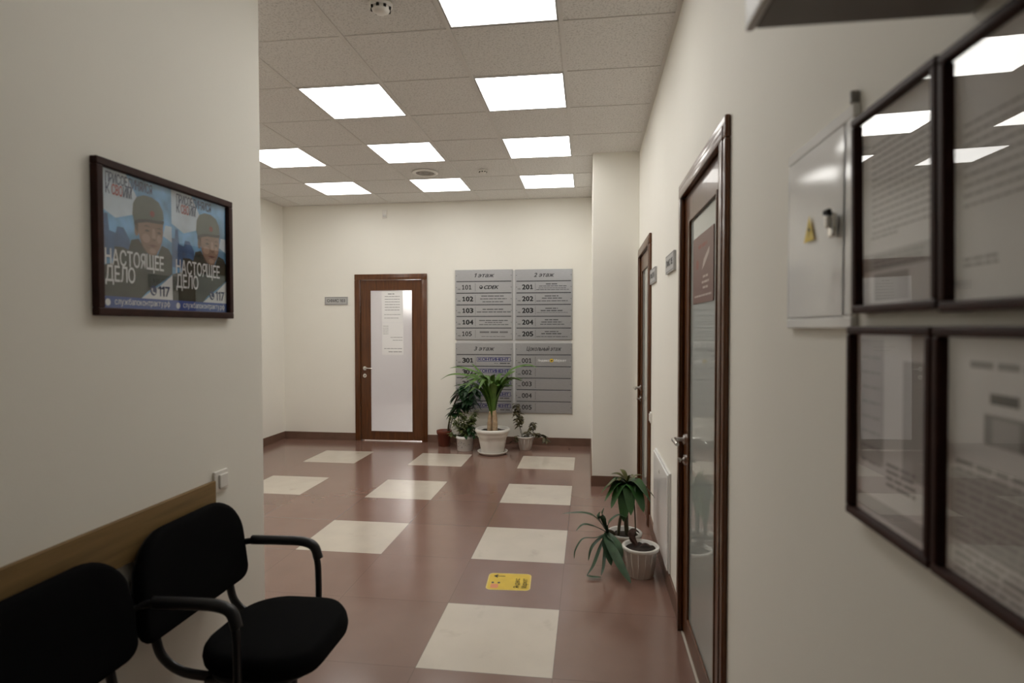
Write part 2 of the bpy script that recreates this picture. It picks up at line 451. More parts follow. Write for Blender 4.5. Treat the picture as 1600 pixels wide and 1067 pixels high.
# ------------------------------------------------------------------ room dimensions
YB, XR, XL, XF = 7.259, 0.458, -1.46, -4.05       # back wall, right wall, near-left wall, far-left wall
YL = 2.43                                          # end of the near-left wall
YN = -2.2                                          # wall behind the camera
H = 3.10
YC, XC = 5.44, 0.034                               # pillar face and side
T = 0.12
DW, DH = 0.98, 2.185                               # door set with its architrave
OPN, OPH = 0.045, 2.14                             # opening inside the architrave
BD_X = -3.05                                       # back door, left edge
RD1_Y, RD2_Y = 2.952, 5.335                        # right-hand doors, far edges

# floor
b = bmesh.new(); box(b, XF-0.2, XR+0.2, YN-0.2, YB+0.2, -0.12, 0.0)
struct('floor', b, M['floor'], 'brown tiled floor inset with pale square tiles', 'floor')

# ceiling: tiles around the light cells
CX0, CY0, CP = -0.7556, 2.4798, 0.6064
LIGHTS = [(0, -2), (0, 0), (0, 2), (0, 4), (0, 6), (-2, 2), (-2, 4), (-2, 6), (-4, 2), (-4, 4), (-4, 6)]
def ci(v, lo, hi): return max(lo, min(hi, v))
b = bmesh.new(); bars = bmesh.new()
cols = range(-6, 3); rows = range(-8, 8)
for i in cols:
    for j in rows:
        if (i, j) in LIGHTS: continue
        x0, x1 = ci(CX0+i*CP, XF, XR), ci(CX0+(i+1)*CP, XF, XR)
        y0, y1 = ci(CY0+j*CP, YN, YB), ci(CY0+(j+1)*CP, YN, YB)
        if x1-x0 < 0.005 or y1-y0 < 0.005: continue
        box(b, x0, x1, y0, y1, H+0.004, H+0.02)
ceil = struct('ceiling', b, M['ceiling'], 'suspended ceiling of speckled grey-beige fibre tiles', 'ceiling')
for i in range(-5, 3):
    x = CX0+i*CP
    if XF < x < XR: box(bars, x-0.012, x+0.012, YN, YB, H-0.001, H+0.0035)
for j in range(-7, 8):
    y = CY0+j*CP
    if YN < y < YB: box(bars, XF, XR, y-0.004, y+0.004, H-0.0005, H+0.0035)
for x in (XF, XR-0.022): box(bars, x, x+0.022, YN, YB, H-0.002, H+0.0035)
for y in (YN, YB-0.022): box(bars, XF, XR, y, y+0.022, H-0.0025, H+0.0035)
build('grid_bar', bars, M['tbar'], ceil)
b = bmesh.new(); box(b, XF-1.7, 3.2, YN-0.3, 13.0, H+0.14, H+0.3)
struct('ceiling_slab', b, M['office'], 'concrete slab above the suspended ceiling', 'ceiling')

# walls
b = bmesh.new()
box(b, XF-T, BD_X+OPN, YB, YB+T, 0, H+0.14); box(b, BD_X+DW-OPN, XR+0.001, YB, YB+T, 0, H+0.14)
box(b, BD_X+OPN, BD_X+DW-OPN, YB, YB+T, OPH, H+0.14)
struct('wall_back', b, M['wall'], 'cream painted far wall with the glazed door and grey directory boards', 'wall')
b = bmesh.new(); box(b, XF-T, XF, YL-T, YB, 0, H+0.14)
struct('wall_left_far', b, M['wall'], 'cream side wall in the far left corner of the lobby', 'wall')
b = bmesh.new(); box(b, XF-T, XL, YN, YL, 0, H+0.14, bev=0.004)
struct('wall_left', b, M['wall'], 'near left cream wall with framed poster and chairs against it', 'wall')
b = bmesh.new()
ys = [YN]
for far in (RD1_Y, RD2_Y): ys += [far-DW+OPN, far-OPN]
ys.append(YB+T)
for k in range(0, len(ys), 2): box(b, XR, XR+T, ys[k], ys[k+1], 0, H+0.14)
for k in range(1, len(ys)-1, 2): box(b, XR, XR+T, ys[k], ys[k+1], OPH, H+0.14)
struct('wall_right', b, M['wall'], 'long cream wall on the right with two dark wooden doors', 'wall')
b = bmesh.new(); box(b, XC, XR, YC, YB, 0, H+0.14, bev=0.003)
struct('pillar', b, M['wall'], 'square cream pillar projecting from the right wall beyond the doors', 'pillar')
b = bmesh.new(); box(b, XL, XR, YN-T, YN, 0, H+0.14)
struct('wall_behind', b, M['wall'], 'cream wall behind the viewpoint', 'wall')
# offices seen through the glazed doors
b = bmesh.new()
box(b, -5.6, -5.48, YB+T, 12.5, 0, H); box(b, -1.0, -0.88, YB+T, 12.5, 0, H); box(b, -5.6, -0.88, 12.5, 12.62, 0, H); box(b, -5.6, XF-T, YB, YB+T, 0, H)
struct('wall_office_back', b, M['office'], 'pale walls of the office behind the far door', 'wall')
b = bmesh.new(); box(b, -5.6, -0.88, YB+0.2, 12.62, -0.12, 0.0)
struct('floor_office_back', b, M['office_floor'], 'floor of the office behind the far door', 'floor')
b = bmesh.new(); box(b, -4.15, -2.9, 12.46, 12.485, 1.9, 2.95)
win = struct('window_1', b, M['office_window'], 'bright window of the office behind the far door', 'window')
b = bmesh.new()
for x0, x1, z0, z1 in ((-4.21, -2.84, 1.84, 1.9), (-4.21, -2.84, 2.95, 3.01), (-4.21, -4.15, 1.9, 2.95), (-2.9, -2.84, 1.9, 2.95), (-3.55, -3.50, 1.9, 2.95)):
    box(b, x0, x1, 12.43, 12.498, z0, z1, bev=0.004)
build('window_frame', b, M['white_plastic'], win)
b = bmesh.new()
box(b, 2.6, 2.7, 1.2, 6.4, 0, H); box(b, XR+T, 2.6, 1.1, 1.2, 0, H); box(b, XR+T, 2.6, 6.4, 6.5, 0, H)
box(b, XR+T, 2.6, 3.6, 3.7, 0, H)
struct('wall_office_right', b, M['office'], 'pale walls of the rooms behind the right-hand doors', 'wall')
b = bmesh.new(); box(b, XR+0.2, 2.7, 1.1, 6.5, -0.12, 0.0)
struct('floor_office_right', b, M['office_floor'], 'floor of the rooms behind the right-hand doors', 'floor')

# skirting
def skirt(name, boxes, label):
    b = bmesh.new()
    for x0, x1, y0, y1 in boxes: box(b, x0, x1, y0, y1, -0.004, 0.098, bev=0.0015, seg=1)
    return struct(name, b, M['plinth'], label, 'baseboard')
g = 0.012
skirt('baseboard_back', [(XF, BD_X, YB-g, YB), (BD_X+DW, XC, YB-g, YB)], 'brown tile skirting along the far wall')
skirt('baseboard_left', [(XF, XF+g, YL, YB-g)], 'brown tile skirting along the far left side wall')
skirt('baseboard_pillar', [(XC-g, XR, YC-g, YC), (XC-g, XC, YC, YB-g)], 'brown tile skirting around the pillar foot')
skirt('baseboard_right', [(XR-g, XR, RD1_Y, RD2_Y-DW), (XR-g, XR, RD2_Y, YC-g), (XR-g, XR, YN, RD1_Y-DW)], 'brown tile skirting along the right wall between the doors')
skirt('baseboard_near_left', [(XL, XL+g, YN, YL+g), (XF+g, XL, YL, YL+g)], 'brown tile skirting under the chairs')

# ------------------------------------------------------------------ ceiling lights and fittings
def light_panel(x, y, m, label, group, power_key='diffuser'):
    r = thing('ceiling_light', label, 'light', (x, y, H), 0, group)
    b = bmesh.new(); s = CP/2-0.014
    for x0, x1, y0, y1 in ((-s, s, -s, -s+0.008), (-s, s, s-0.008, s), (-s, -s+0.008, -s+0.008, s-0.008), (s-0.008, s, -s+0.008, s-0.008)):
        box(b, x0, x1, y0, y1, -0.0005, 0.05)
    box(b, -s, s, -s, s, 0.05, 0.055)
    build('frame', b, M['light_rim'], r)
    b = bmesh.new(); s -= 0.009; box(b, -s, s, -s, s, 0.001, 0.006)
    build('diffuser', b, m, r)
    return r
CN = {0: 'row nearest the right wall', -2: 'middle row', -4: 'leftmost row'}
RN = {-4: '', -2: '', 0: 'nearest panel of the', 2: 'second panel from the front in the', 4: 'third panel from the front in the', 6: 'farthest panel of the'}
for (i, j) in LIGHTS:
    lab = 'square lit ceiling panel, ' + RN[j] + ' ' + CN[i]
    if (i, j) == (-2, 2): lab = 'square lit ceiling panel, nearest of the three in the middle row'
    if (i, j) == (-2, 4): lab = 'square lit ceiling panel, middle one of the three in the middle row'
    if (i, j) == (-4, 4): lab = 'square lit ceiling panel cut off by the near left wall'
    if (i, j) == (0, -2): lab = 'added ceiling panel brightening the near walls, out of the frame'  # unseen panel, added only to brighten the walls near the camera
    if (i, j) == (-4, 2): lab = 'square lit ceiling panel hidden behind the near left wall'
    p = (CX0+(i+0.5)*CP, CY0+(j+0.5)*CP)
    light_panel(*p, M['diffuser_rear' if j == 6 else 'diffuser_added' if j < 0 else 'diffuser'], lab, 'lit ceiling panels')
light_panel(-1.5, 7.75, M['office_lamp'], 'lit ceiling panel inside the office behind the far door', 'office ceiling panels')
c = light_panel(1.5, 4.9, M['office_lamp'], 'added lit ceiling panel inside the unseen room behind the farther right-hand door', 'office ceiling panels')  # unseen lamp added to brighten the glass of the farther side door

def smoke_detector(x, y, label, s=1.0):
    r = thing('smoke_detector', label, 'smoke detector', (x, y, H-0.0015), 0, 'smoke detectors')
    b = bmesh.new(); lathe(b, [(0, 0), (0.058*s, 0), (0.058*s, -0.012*s), (0.05*s, -0.018*s), (0, -0.018*s)], seg=28)
    build('base', b, M['white_plastic'], r)
    b = bmesh.new(); lathe(b, [(0, -0.018*s), (0.046*s, -0.018*s), (0.044*s, -0.032*s), (0.030*s, -0.044*s), (0, -0.046*s)], seg=28)
    build('sensor_head', b, M['white_plastic'], r)
    b = bmesh.new()
    for k in range(8):
        a = k*math.pi/4
        bx, by = 0.046*s*math.cos(a), 0.046*s*math.sin(a)
        tube(b, [(bx, by, -0.0185*s), (bx*0.97, by*0.97, -0.031*s)], 0.008*s, 6)
    build('vent_slot', b, M['dark'], r)
    return r
smoke_detector(-1.03, 2.80, 'round white smoke detector on the ceiling near the top edge of the photo')
smoke_detector(-1.08, 5.86, 'small smoke detector on the ceiling between the rear lights', 0.8)
r = thing('ceiling_speaker', 'round flush ceiling grille between the middle row lights', 'speaker', (-1.69, 5.86, H-0.001))
b = bmesh.new(); lathe(b, [(0.095, 0.0), (0.13, 0.0), (0.135, -0.004), (0.128, -0.012), (0.10, -0.014), (0.095, -0.008)], seg=48)
build('rim', b, M['white_plastic'], r)
b = bmesh.new(); lathe(b, [(0, -0.010), (0.03, -0.010), (0.032, -0.007), (0.05, -0.007), (0.052, -0.010), (0.07, -0.010), (0.072, -0.007), (0.097, -0.007)], seg=48)
build('grille', b, M['speaker_mesh'], r)
r = thing('motion_sensor', 'small white motion sensor high on the far wall under the ceiling', 'sensor', (-2.632, YB, 2.905))
b = bmesh.new(); box(b, -0.032, 0.032, -0.022, 0, 0, 0.112, bev=0.008); build('housing', b, M['white_plastic'], r)
b = bmesh.new(); lathe(b, [(0, 0.0), (0.022, 0.004), (0.026, 0.02), (0.022, 0.036), (0, 0.04)], 0, -0.022, 0.012, 20); build('lens', b, M['white_metal'], r)

# ------------------------------------------------------------------ doors
def make_door(name, label, loc, rz, glass_mat, hinges=True):
    r = thing(name, label, 'door', loc, rz, kind='structure')
    A = 0.075
    b = bmesh.new()
    for x0, x1, z0, z1 in ((0, A, 0, DH-A), (DW-A, DW, 0, DH-A), (0, DW, DH-A, DH)):
        box(b, x0, x1, -0.02, 0, z0, z1, bev=0.006)
        box(b, x0+(0.03 if x0 == 0 else 0), x1-(0.03 if x1 == DW else 0), -0.0235, -0.02, z0, z1-(0.03 if z1 == DH else 0), bev=0.003)
    build('architrave', b, M['wood'], r, smooth=35)
    b = bmesh.new()
    for x0, x1, z0, z1 in ((OPN, A-0.004, 0, OPH), (DW-A+0.004, DW-OPN, 0, OPH), (A-0.004, DW-A+0.004, DH-A+0.004, OPH)):
        box(b, x0, x1, 0.0, T, z0, z1)
    build('jamb', b, M['wood'], r)
    # leaf: stiles, rails, beads
    L0, L1, LT = A-0.002, DW-A+0.002, DH-A+0.002
    gx0, gx1, gz0, gz1 = 0.2, 0.787, 0.115, 1.985
    y0, y1 = 0.0, 0.040
    leaf = bmesh.new()
    z0 = 0.012
    box(leaf, L0+0.004, gx0, y0, y1, z0, LT-0.004, bev=0.002, seg=1); box(leaf, gx1, L1-0.004, y0, y1, z0, LT-0.004, bev=0.002, seg=1)
    box(leaf, gx0, gx1, y0, y1, z0, gz0); box(leaf, gx0, gx1, y0, y1, gz1, LT-0.004)
    lf = build('leaf', leaf, M['wood'], r)
    b = bmesh.new(); w = 0.014
    for x0, x1, za, zb in ((gx0, gx0+w, gz0, gz1), (gx1-w, gx1, gz0, gz1), (gx0+w, gx1-w, gz0, gz0+w), (gx0+w, gx1-w, gz1-w, gz1)):
        box(b, x0, x1, y0-0.004, y0+0.006, za, zb, bev=0.002)
    build('glazing_bead', b, M['wood'], lf)
    b = bmesh.new(); box(b, gx0+0.002, gx1-0.002, 0.007, 0.013, gz0+0.002, gz1-0.002)
    build('glass_pane', b, glass_mat, lf)
    # lever handle and lock
    hx, hz = 0.132, 0.955
    h = bmesh.new()
    def disc(bm, x, z, rr, ya, yb):
        pts = [(x+rr*math.cos(2*math.pi*k/24), z+rr*math.sin(2*math.pi*k/24)) for k in range(24)]
        poly(bm, pts, ya, 0, yb-ya)
    disc(h, hx, hz, 0.026, y0-0.009, y0); disc(h, hx, hz, 0.019, y0-0.013, y0-0.009)
    tube(h, curve_pts([(hx, y0-0.01, hz), (hx, y0-0.045, hz), (hx+0.012, y0-0.058, hz), (hx+0.05, y0-0.06, hz+0.002), (hx+0.118, y0-0.056, hz-0.002)], 6),
         [0.011]*7+[0.0105]*6+[0.0100]*6+[0.0095]*5+[0.008], 12)
    build('door_handle', h, M['chrome'], r, smooth=40)
    h = bmesh.new()
    disc(h, hx, hz-0.098, 0.026, y0-0.009, y0); disc(h, hx, hz-0.098, 0.012, y0-0.013, y0-0.009)
    tube(h, [(hx, y0-0.011, hz-0.098), (hx, y0-0.024, hz-0.098)], 0.006, 8)
    box(h, hx-0.004, hx+0.004, y0-0.036, y0-0.02, hz-0.11, hz-0.086, bev=0.002)
    build('lock', h, M['chrome'], r, smooth=40)
    if hinges:
        for z in (1.80, 0.19):
            b = bmesh.new()
            tube(b, [(L1+0.001, -0.006, z), (L1+0.001, -0.006, z+0.105)], 0.007, 10)
            tube(b, [(L1+0.001, -0.006, z-0.008), (L1+0.001, -0.006, z)], [0.003, 0.006], 10)
            tube(b, [(L1+0.001, -0.006, z+0.105), (L1+0.001, -0.006, z+0.113)], [0.006, 0.003], 10)
            build('hinge', b, M['chrome'], r, smooth=40)
    return r
door_b = make_door('door_1', 'brown wooden door with frosted glass and a paper notice in the far wall', (BD_X, YB, 0), 0, M['frosted'])
door_n = make_door('door_2', 'nearer dark wooden door on the right with a brown sign on its glass', (XR, RD1_Y, 0), -90, M['door_glass'], hinges=False)
door_f = make_door('door_3', 'farther dark wooden door on the right, beside the pillar', (XR, RD2_Y, 0), -90, M['door_glass'], hinges=False)

# paper notices on the far door glass (two sheets)
rnd = random.Random(3)
def notice(label, x0, x1, z0, z1, seed, lines):
    rr = random.Random(seed)
    o = thing('paper_notice', label, 'notice', (BD_X+x0, YB+0.0065, z0), 0, 'notices on the far door')
    w, h = x1-x0, z1-z0
    b = bmesh.new(); box(b, 0, w, -0.0008, 0, 0, h); build('sheet', b, M['paper'], o)
    b = bmesh.new()
    for (u0, u1, v, t) in lines: scribble(b, u0*w, u1*w, v*h, t, -0.0012, rr)
    build('printed_text', b, M['print_ink'], o)
notice('white printed notice at the top of the far door glass', 0.363, 0.650, 1.555, 1.968, 1,
       [(0.3, 0.6, 0.9, 0.012)] + [(0.15, 0.85, 0.82-0.085*k, 0.007) for k in range(6)] + [(0.12, 0.9, 0.25, 0.006), (0.12, 0.8, 0.14, 0.006)])
notice('white printed notice lower on the far door glass', 0.366, 0.655, 1.13, 1.550, 2,
       [(0.05, 0.3, 0.9-0.06*k, 0.005) for k in range(5)] + [(0.4, 0.95, 0.55, 0.006), (0.5, 0.95, 0.46, 0.006), (0.1, 0.95, 0.2, 0.008), (0.3, 0.95, 0.1, 0.01)])

# sign on the near right-hand door
o = thing('door_sign', 'brown rectangular sign with pale print on the nearer right-hand door glass', 'sign', (XR+0.0065, 2.665, 1.59), -90)
b = bmesh.new(); box(b, 0, 0.42, -0.003, 0, 0, 0.285); build('panel', b, M['brown_sign'], o)
b = bmesh.new()
rr = random.Random(9)
poly(b, [(0.20, 0.135), (0.25, 0.150), (0.34, 0.190), (0.35, 0.215), (0.29, 0.195), (0.235, 0.175)], -0.0034)
for k, (u0, u1) in enumerate(((0.22, 0.32), (0.20, 0.34), (0.22, 0.32))): scribble(b, u0, u1, 0.105-0.022*k, 0.009, -0.0034, rr)
scribble(b, 0.04, 0.39, 0.03, 0.008, -0.0034, rr)
build('pale_print', b, M['brown_sign_pale'], o)
b = bmesh.new()
scribble(b, 0.12, 0.3, 0.235, 0.016, -0.0034, rr); poly(b, ell(0.10, 0.165, 0.03, 0.022, 16), -0.0034)
build('red_print', b, M['brown_sign_red'], o)
# ------------------------------------------------------------------ office number plates
def office_plate(label, loc, rz, body, w=0.318):
    o = thing('office_plate', label, 'sign', loc, rz, 'office number plates')
    b = bmesh.new(); box(b, 0, w, -0.014, 0, 0, 0.105, bev=0.002); build('plate', b, M['plate_grey'], o)
    b = bmesh.new(); text(b, body, w/2, 0.036, -0.0146, 0.036, width=w*0.78, bold=0.012); build('lettering', b, M['ink_soft'], o)
    b = bmesh.new()
    for x0, x1, z0, z1 in ((0.008, w-0.008, 0.006, 0.010), (0.008, w-0.008, 0.095, 0.099), (0.008, 0.012, 0.010, 0.095), (w-0.012, w-0.008, 0.010, 0.095)):
        rect(b, x0, x1, z0, z1, -0.0145)
    build('border', b, M['ink_faint'], o)
office_plate('grey office number plate on the far wall left of the door', (-3.463, YB, 1.789), 0, 'ОФИС 103')
office_plate('grey office number plate beside the nearer right-hand door', (XR, 3.475, 1.795), -90, 'ОФИС 105')
office_plate('grey office number plate beside the farther right-hand door', (XR, 4.345, 1.80), -90, 'ОФИС 104')

# ------------------------------------------------------------------ directory boards
def digits(bm, body, x, z, y, cap, width, bold):
    """Figures with a flagged, slab-footed one, as on the boards."""
    n = len(body); st = width/n; gw = st*0.84; t = cap*(0.15+bold*2.2)
    for k, ch in enumerate(body):
        x0 = x+k*st
        if ch == '1':
            cx = x0+gw*0.52
            poly(bm, [(cx-t/2, z), (cx+t/2, z), (cx+t/2, z+cap), (cx-t/2, z+cap)], y)
            poly(bm, [(x0+gw*0.08, z), (x0+gw*0.96, z), (x0+gw*0.96, z+t*0.85), (x0+gw*0.08, z+t*0.85)], y-0.0001)
            poly(bm, [(cx-t/2, z+cap), (x0+gw*0.06, z+cap*0.86), (x0+gw*0.06, z+cap*0.86-t*0.9), (cx-t/2, z+cap-t*1.1)], y-0.0001)
        else:
            text(bm, ch, x0, z, y, cap, width=gw, align='LEFT', bold=bold)

def directory(label, x0, x1, z0, z1, head, rows, hw=None):
    w, h = x1-x0, z1-z0
    o = thing('directory_board', label, 'sign', (x0, YB-0.0045, z0), 0, 'floor directory boards')
    b = bmesh.new(); box(b, 0, w, -0.016, 0, 0, h, bev=0.001); build('board', b, M['alu_back'] if False else M['alu'], o)
    b = bmesh.new(); box(b, 0.016, w-0.016, -0.0185, -0.016, 0.012, h-0.012); build('groove', b, M['ink_soft'], o)
    ph = h/6.0
    rr = random.Random(int(x0*1000)+int(z0*100))
    def screw_bm(z):
        s = bmesh.new()
        for x in (0.016, w-0.016): poly(s, ell(x, z, 0.0045, 0.0045, 12), -0.0235, 0, 0.004)
        return s
    def plate(name, k):
        zb = h-(k+1)*ph
        b = bmesh.new(); box(b, 0.004, w-0.004, -0.0205, -0.0165, zb+(0.006 if k < 5 else 0.006), zb+ph-0.006*(k > 0), bev=0.0008, seg=1)
        p = build(name, b, M['alu'], o)
        build('screw', screw_bm(zb+ph*0.5), M['ink_soft'], p)
        return p, zb
    p, zb = plate('header_plate', 0)
    b = bmesh.new(); text(b, head, w*0.5, zb+ph*0.36, -0.0212, 0.048, width=w*hw if hw else w*0.34, bold=0.03, shear=0.28)
    build('lettering', b, M['ink_soft'], p)
    for k, row in enumerate(rows):
        num, kind = row[0], row[1]
        p, zb = plate('office_row_plate', k+1)
        c = zb+ph*0.5
        b = bmesh.new()
        heavy = row[2] if len(row) > 2 else True
        digits(b, num, w*(0.125 if heavy else 0.118), c-0.028, -0.0212, 0.058, w*(0.20 if heavy else 0.18), 0.040 if heavy else 0.014)
        text(b, 'оф.', w*0.045, c-0.030, -0.0212, 0.016, width=w*0.055, align='LEFT', bold=0.01)
        build('number', b, M['ink'], p)
        b = bmesh.new(); rect(b, w*0.352, w*0.352+0.003, c-ph*0.34, c+ph*0.34, -0.0212); build('divider', b, M['ink_soft'], p)
        if kind == 'logo_courier':
            b = bmesh.new(); text(b, 'CDEK', w*0.50, c-0.022, -0.0212, 0.044, width=w*0.25, align='LEFT', bold=0.03, shear=0.3)
            poly(b, ell(w*0.455, c, 0.022, 0.023, 24), -0.0211)
            build('logo', b, M['ink'], p)
            b = bmesh.new(); poly(b, ell(w*0.452, c+0.006, 0.012, 0.010, 18), -0.0215); build('logo_highlight', b, M['alu'], p)
        elif kind == 'logo_boxed':
            b = bmesh.new()
            xa, xb, za, zt = w*0.38, w*0.965, c-0.012, c+0.043
            text(b, 'КОНТИНЕНТ', (xa+xb)/2, c-0.001, -0.0213, 0.033, width=(xb-xa)*0.90, bold=0.024)
            for e0, e1, f0, f1 in ((xa, xb, za, za+0.005), (xa, xb, zt-0.005, zt), (xa, xa+0.005, za, zt), (xb-0.005, xb, za, zt)):
                rect(b, e0, e1, f0, f1, -0.0212)
            build('logo', b, M['navy'], p)
            b = bmesh.new(); scribble(b, w*0.78, w*0.955, c-0.034, 0.011, -0.0212, rr); scribble(b, w*0.68, w*0.75, c-0.034, 0.005, -0.0212, rr)
            build('small_print', b, M['ink_soft'], p)
        elif kind == 'logo_market':
            b = bmesh.new()
            text(b, 'Яндекс', w*0.40, c-0.010, -0.0212, 0.030, width=w*0.20, align='LEFT', bold=0.02)
            text(b, 'Маркет', w*0.685, c-0.010, -0.0212, 0.030, width=w*0.21, align='LEFT', bold=0.02)
            build('logo', b, M['white_ink'], p)
            b = bmesh.new(); poly(b, ell(w*0.64, c+0.004, 0.024, 0.024, 24), -0.0212); build('logo_disc', b, M['yellow'], p)
            b = bmesh.new(); poly(b, [(w*0.64+dx, c+dz) for dx, dz in ((-0.016, -0.003), (-0.004, 0.010), (0.003, 0.008), (0.016, 0.010), (0.012, -0.002), (0.0, -0.006))], -0.0216)
            build('logo_mark', b, M['ink'], p)
        elif kind == 'faint':
            b = bmesh.new(); scribble(b, w*0.43, w*0.92, c+0.022, 0.022, -0.0212, rr); scribble(b, w*0.46, w*0.88, c-0.034, 0.008, -0.0212, rr)
            build('small_print', b, M['ink_faint'], p)
        elif kind:
            b = bmesh.new()
            for (u0, u1, dz, t) in kind: scribble(b, w*u0, w*u1, c+dz, t, -0.0212, rr)
            build('small_print', b, M['ink_soft'], p)
    return o
Zt, Zm0, Zm1, Zb = 2.222, 1.333, 1.290, 0.402
Xa, Xb_, Xc_, Xd = -1.696, -0.957, -0.922, -0.205
directory('upper left grey directory board, offices 101 to 105', Xa, Xb_, Zm0, Zt, '1 этаж', [
    ('101', 'logo_courier', False),
    ('102', [(0.46, 0.86, 0.036, 0.010), (0.44, 0.90, 0.0, 0.009), (0.48, 0.84, -0.036, 0.009)]),
    ('103', [(0.48, 0.84, 0.016, 0.011), (0.38, 0.97, -0.018, 0.010)]),
    ('104', [(0.42, 0.92, 0.022, 0.010), (0.52, 0.82, -0.004, 0.008), (0.42, 0.93, -0.030, 0.008)]),
    ('105', 'faint', False)])
directory('upper right grey directory board, offices 201 to 205', Xc_, Xd, Zm0, Zt-0.004, '2 этаж', [
    ('201', [(0.54, 0.74, 0.036, 0.011), (0.42, 0.90, 0.010, 0.008), (0.41, 0.89, -0.014, 0.006), (0.37, 0.94, -0.034, 0.007)]),
    ('202', [(0.52, 0.76, 0.034, 0.011), (0.47, 0.82, 0.006, 0.010), (0.37, 0.92, -0.028, 0.009)]),
    ('203', [(0.53, 0.75, 0.026, 0.011), (0.45, 0.83, -0.002, 0.012), (0.38, 0.92, -0.026, 0.005)]),
    ('204', [(0.52, 0.76, 0.030, 0.011), (0.46, 0.82, 0.002, 0.010), (0.44, 0.86, -0.026, 0.008)]),
    ('205', [(0.52, 0.76, 0.030, 0.010), (0.46, 0.81, 0.004, 0.012), (0.37, 0.92, -0.034, 0.008)])])
directory('lower left grey directory board behind the plants, offices 301 to 305', Xa, Xb_, Zb, Zm1, '3 этаж',
          [(n, 'logo_boxed') for n in ('301', '302', '303', '304', '305')])
directory('lower right grey directory board for the basement, offices 001 to 005', Xc_, Xd, Zb+0.004, Zm1, 'Цокольный этаж', [
    ('001', 'logo_market', False), ('002', None, False), ('003', None, False), ('004', None, False), ('005', None, False)], hw=0.60)
b = bmesh.new(); box(b, Xa+0.01, Xd-0.01, YB-0.004, YB-0.0002, Zb+0.01, Zt-0.01)
tag(build('directory_backing', b, M['alu_back']), 'pale backing sheet showing between the four directory boards', 'sign backing')

# ------------------------------------------------------------------ floor sticker
o = thing('floor_sticker', 'yellow rounded floor sticker with an arrow near the aisle centre', 'sticker', (-0.582, 3.195, 0.0), 3.0)
def flat(bm, pts, z, mi=0):
    f = bm.faces.new([bm.verts.new((x, y, z)) for x, y in pts]); f.normal_update()
    if f.normal.z < 0: f.normal_flip()
    f.material_index = mi
b = bmesh.new(); flat(b, rrect(0, 0.256, 0, 0.222, 0.03), 0.0006); build('rim', b, M['yellow_rim'], o, recalc=False)
b = bmesh.new(); flat(b, rrect(0.007, 0.249, 0.007, 0.215, 0.026), 0.0009); build('vinyl', b, M['yellow'], o, recalc=False)
b = bmesh.new()
flat(b, [(0.050, 0.180), (0.085, 0.176), (0.085, 0.184)], 0.0012)
flat(b, [(0.030, 0.180), (0.058, 0.205), (0.052, 0.180), (0.058, 0.155)], 0.00125); flat(b, [(0.052, 0.176), (0.100, 0.176), (0.100, 0.184), (0.052, 0.184)], 0.0012)
build('arrow', b, M['ink'], o, recalc=False)
b = bmesh.new()
def floor_text(bm, body, xbase, y0, cap, length):
    """Reads upwards along +y with letter tops towards -x."""
    text(bm, body, 0, 0, 0, cap, width=length, align='LEFT', bold=0.012,
         mtx=Matrix(((0, 0, -1, xbase), (1, 0, 0, y0), (0, 0, 0, 0.0012), (0, 0, 0, 1))))
floor_text(b, 'Яндекс', 0.190, 0.030, 0.030, 0.125)
floor_text(b, 'Маркет', 0.234, 0.030, 0.030, 0.125)
build('lettering', b, M['ink_soft'], o, recalc=False)
b = bmesh.new(); flat(b, rrect(0.025, 0.070, 0.022, 0.075, 0.008), 0.0012); build('icon', b, M['pink'], o, recalc=False)
b = bmesh.new()
for x in (0.034, 0.070): flat(b, ell(x, 0.092, 0.008, 0.011, 12), 0.0012)
build('icon_dot', b, M['ink_soft'], o, recalc=False)

# ------------------------------------------------------------------ right wall fittings
o = thing('manifold_cabinet', 'low flat white metal cabinet on the right wall behind the potted plants', 'cabinet', (XR, 3.99, 0.105), -90)
b = bmesh.new(); box(b, 0, 0.70, -0.012, 0, 0, 0.565, bev=0.002); build('frame', b, M['white_metal'], o)
b = bmesh.new(); box(b, 0.012, 0.688, -0.022, -0.0125, 0.012, 0.553, bev=0.003); dd = build('cabinet_door', b, M['paint_metal'], o)
b = bmesh.new(); poly(b, ell(0.35, 0.49, 0.013, 0.013, 16), -0.027, 0, 0.006); lk = build('lock', b, M['chrome'], dd)
b = bmesh.new(); rect(b, 0.347, 0.353, 0.483, 0.495, -0.0275); build('keyhole', b, M['dark'], dd)
o = thing('wall_socket', 'small white switch on the right wall between the doors', 'switch', (XR, 4.335, 0.785), -90)
b = bmesh.new(); box(b, -0.04, 0.04, -0.010, 0, 0, 0.08, bev=0.004); build('plate', b, M['white_plastic'], o)
b = bmesh.new(); box(b, -0.027, 0.027, -0.016, -0.010, 0.013, 0.067, bev=0.003); build('rocker', b, M['white_plastic'], o)

o = thing('electrical_panel', 'white metal electrical panel with yellow warning triangle on the right wall', 'electrical panel', (XR, 1.385, 1.486), -90)
pw, ph_ = 0.325, 0.386
b = bmesh.new()
for x0, x1, z0, z1 in ((0, pw, 0, 0.022), (0, pw, ph_-0.024, ph_), (0, 0.012, 0.022, ph_-0.024), (pw-0.03, pw, 0.022, ph_-0.024)):
    box(b, x0, x1, -0.012, 0, z0, z1, bev=0.003)
box(b, 0.01, pw-0.02, -0.004, 0, 0.02, ph_-0.02)
build('frame', b, M['paint_metal'], o)
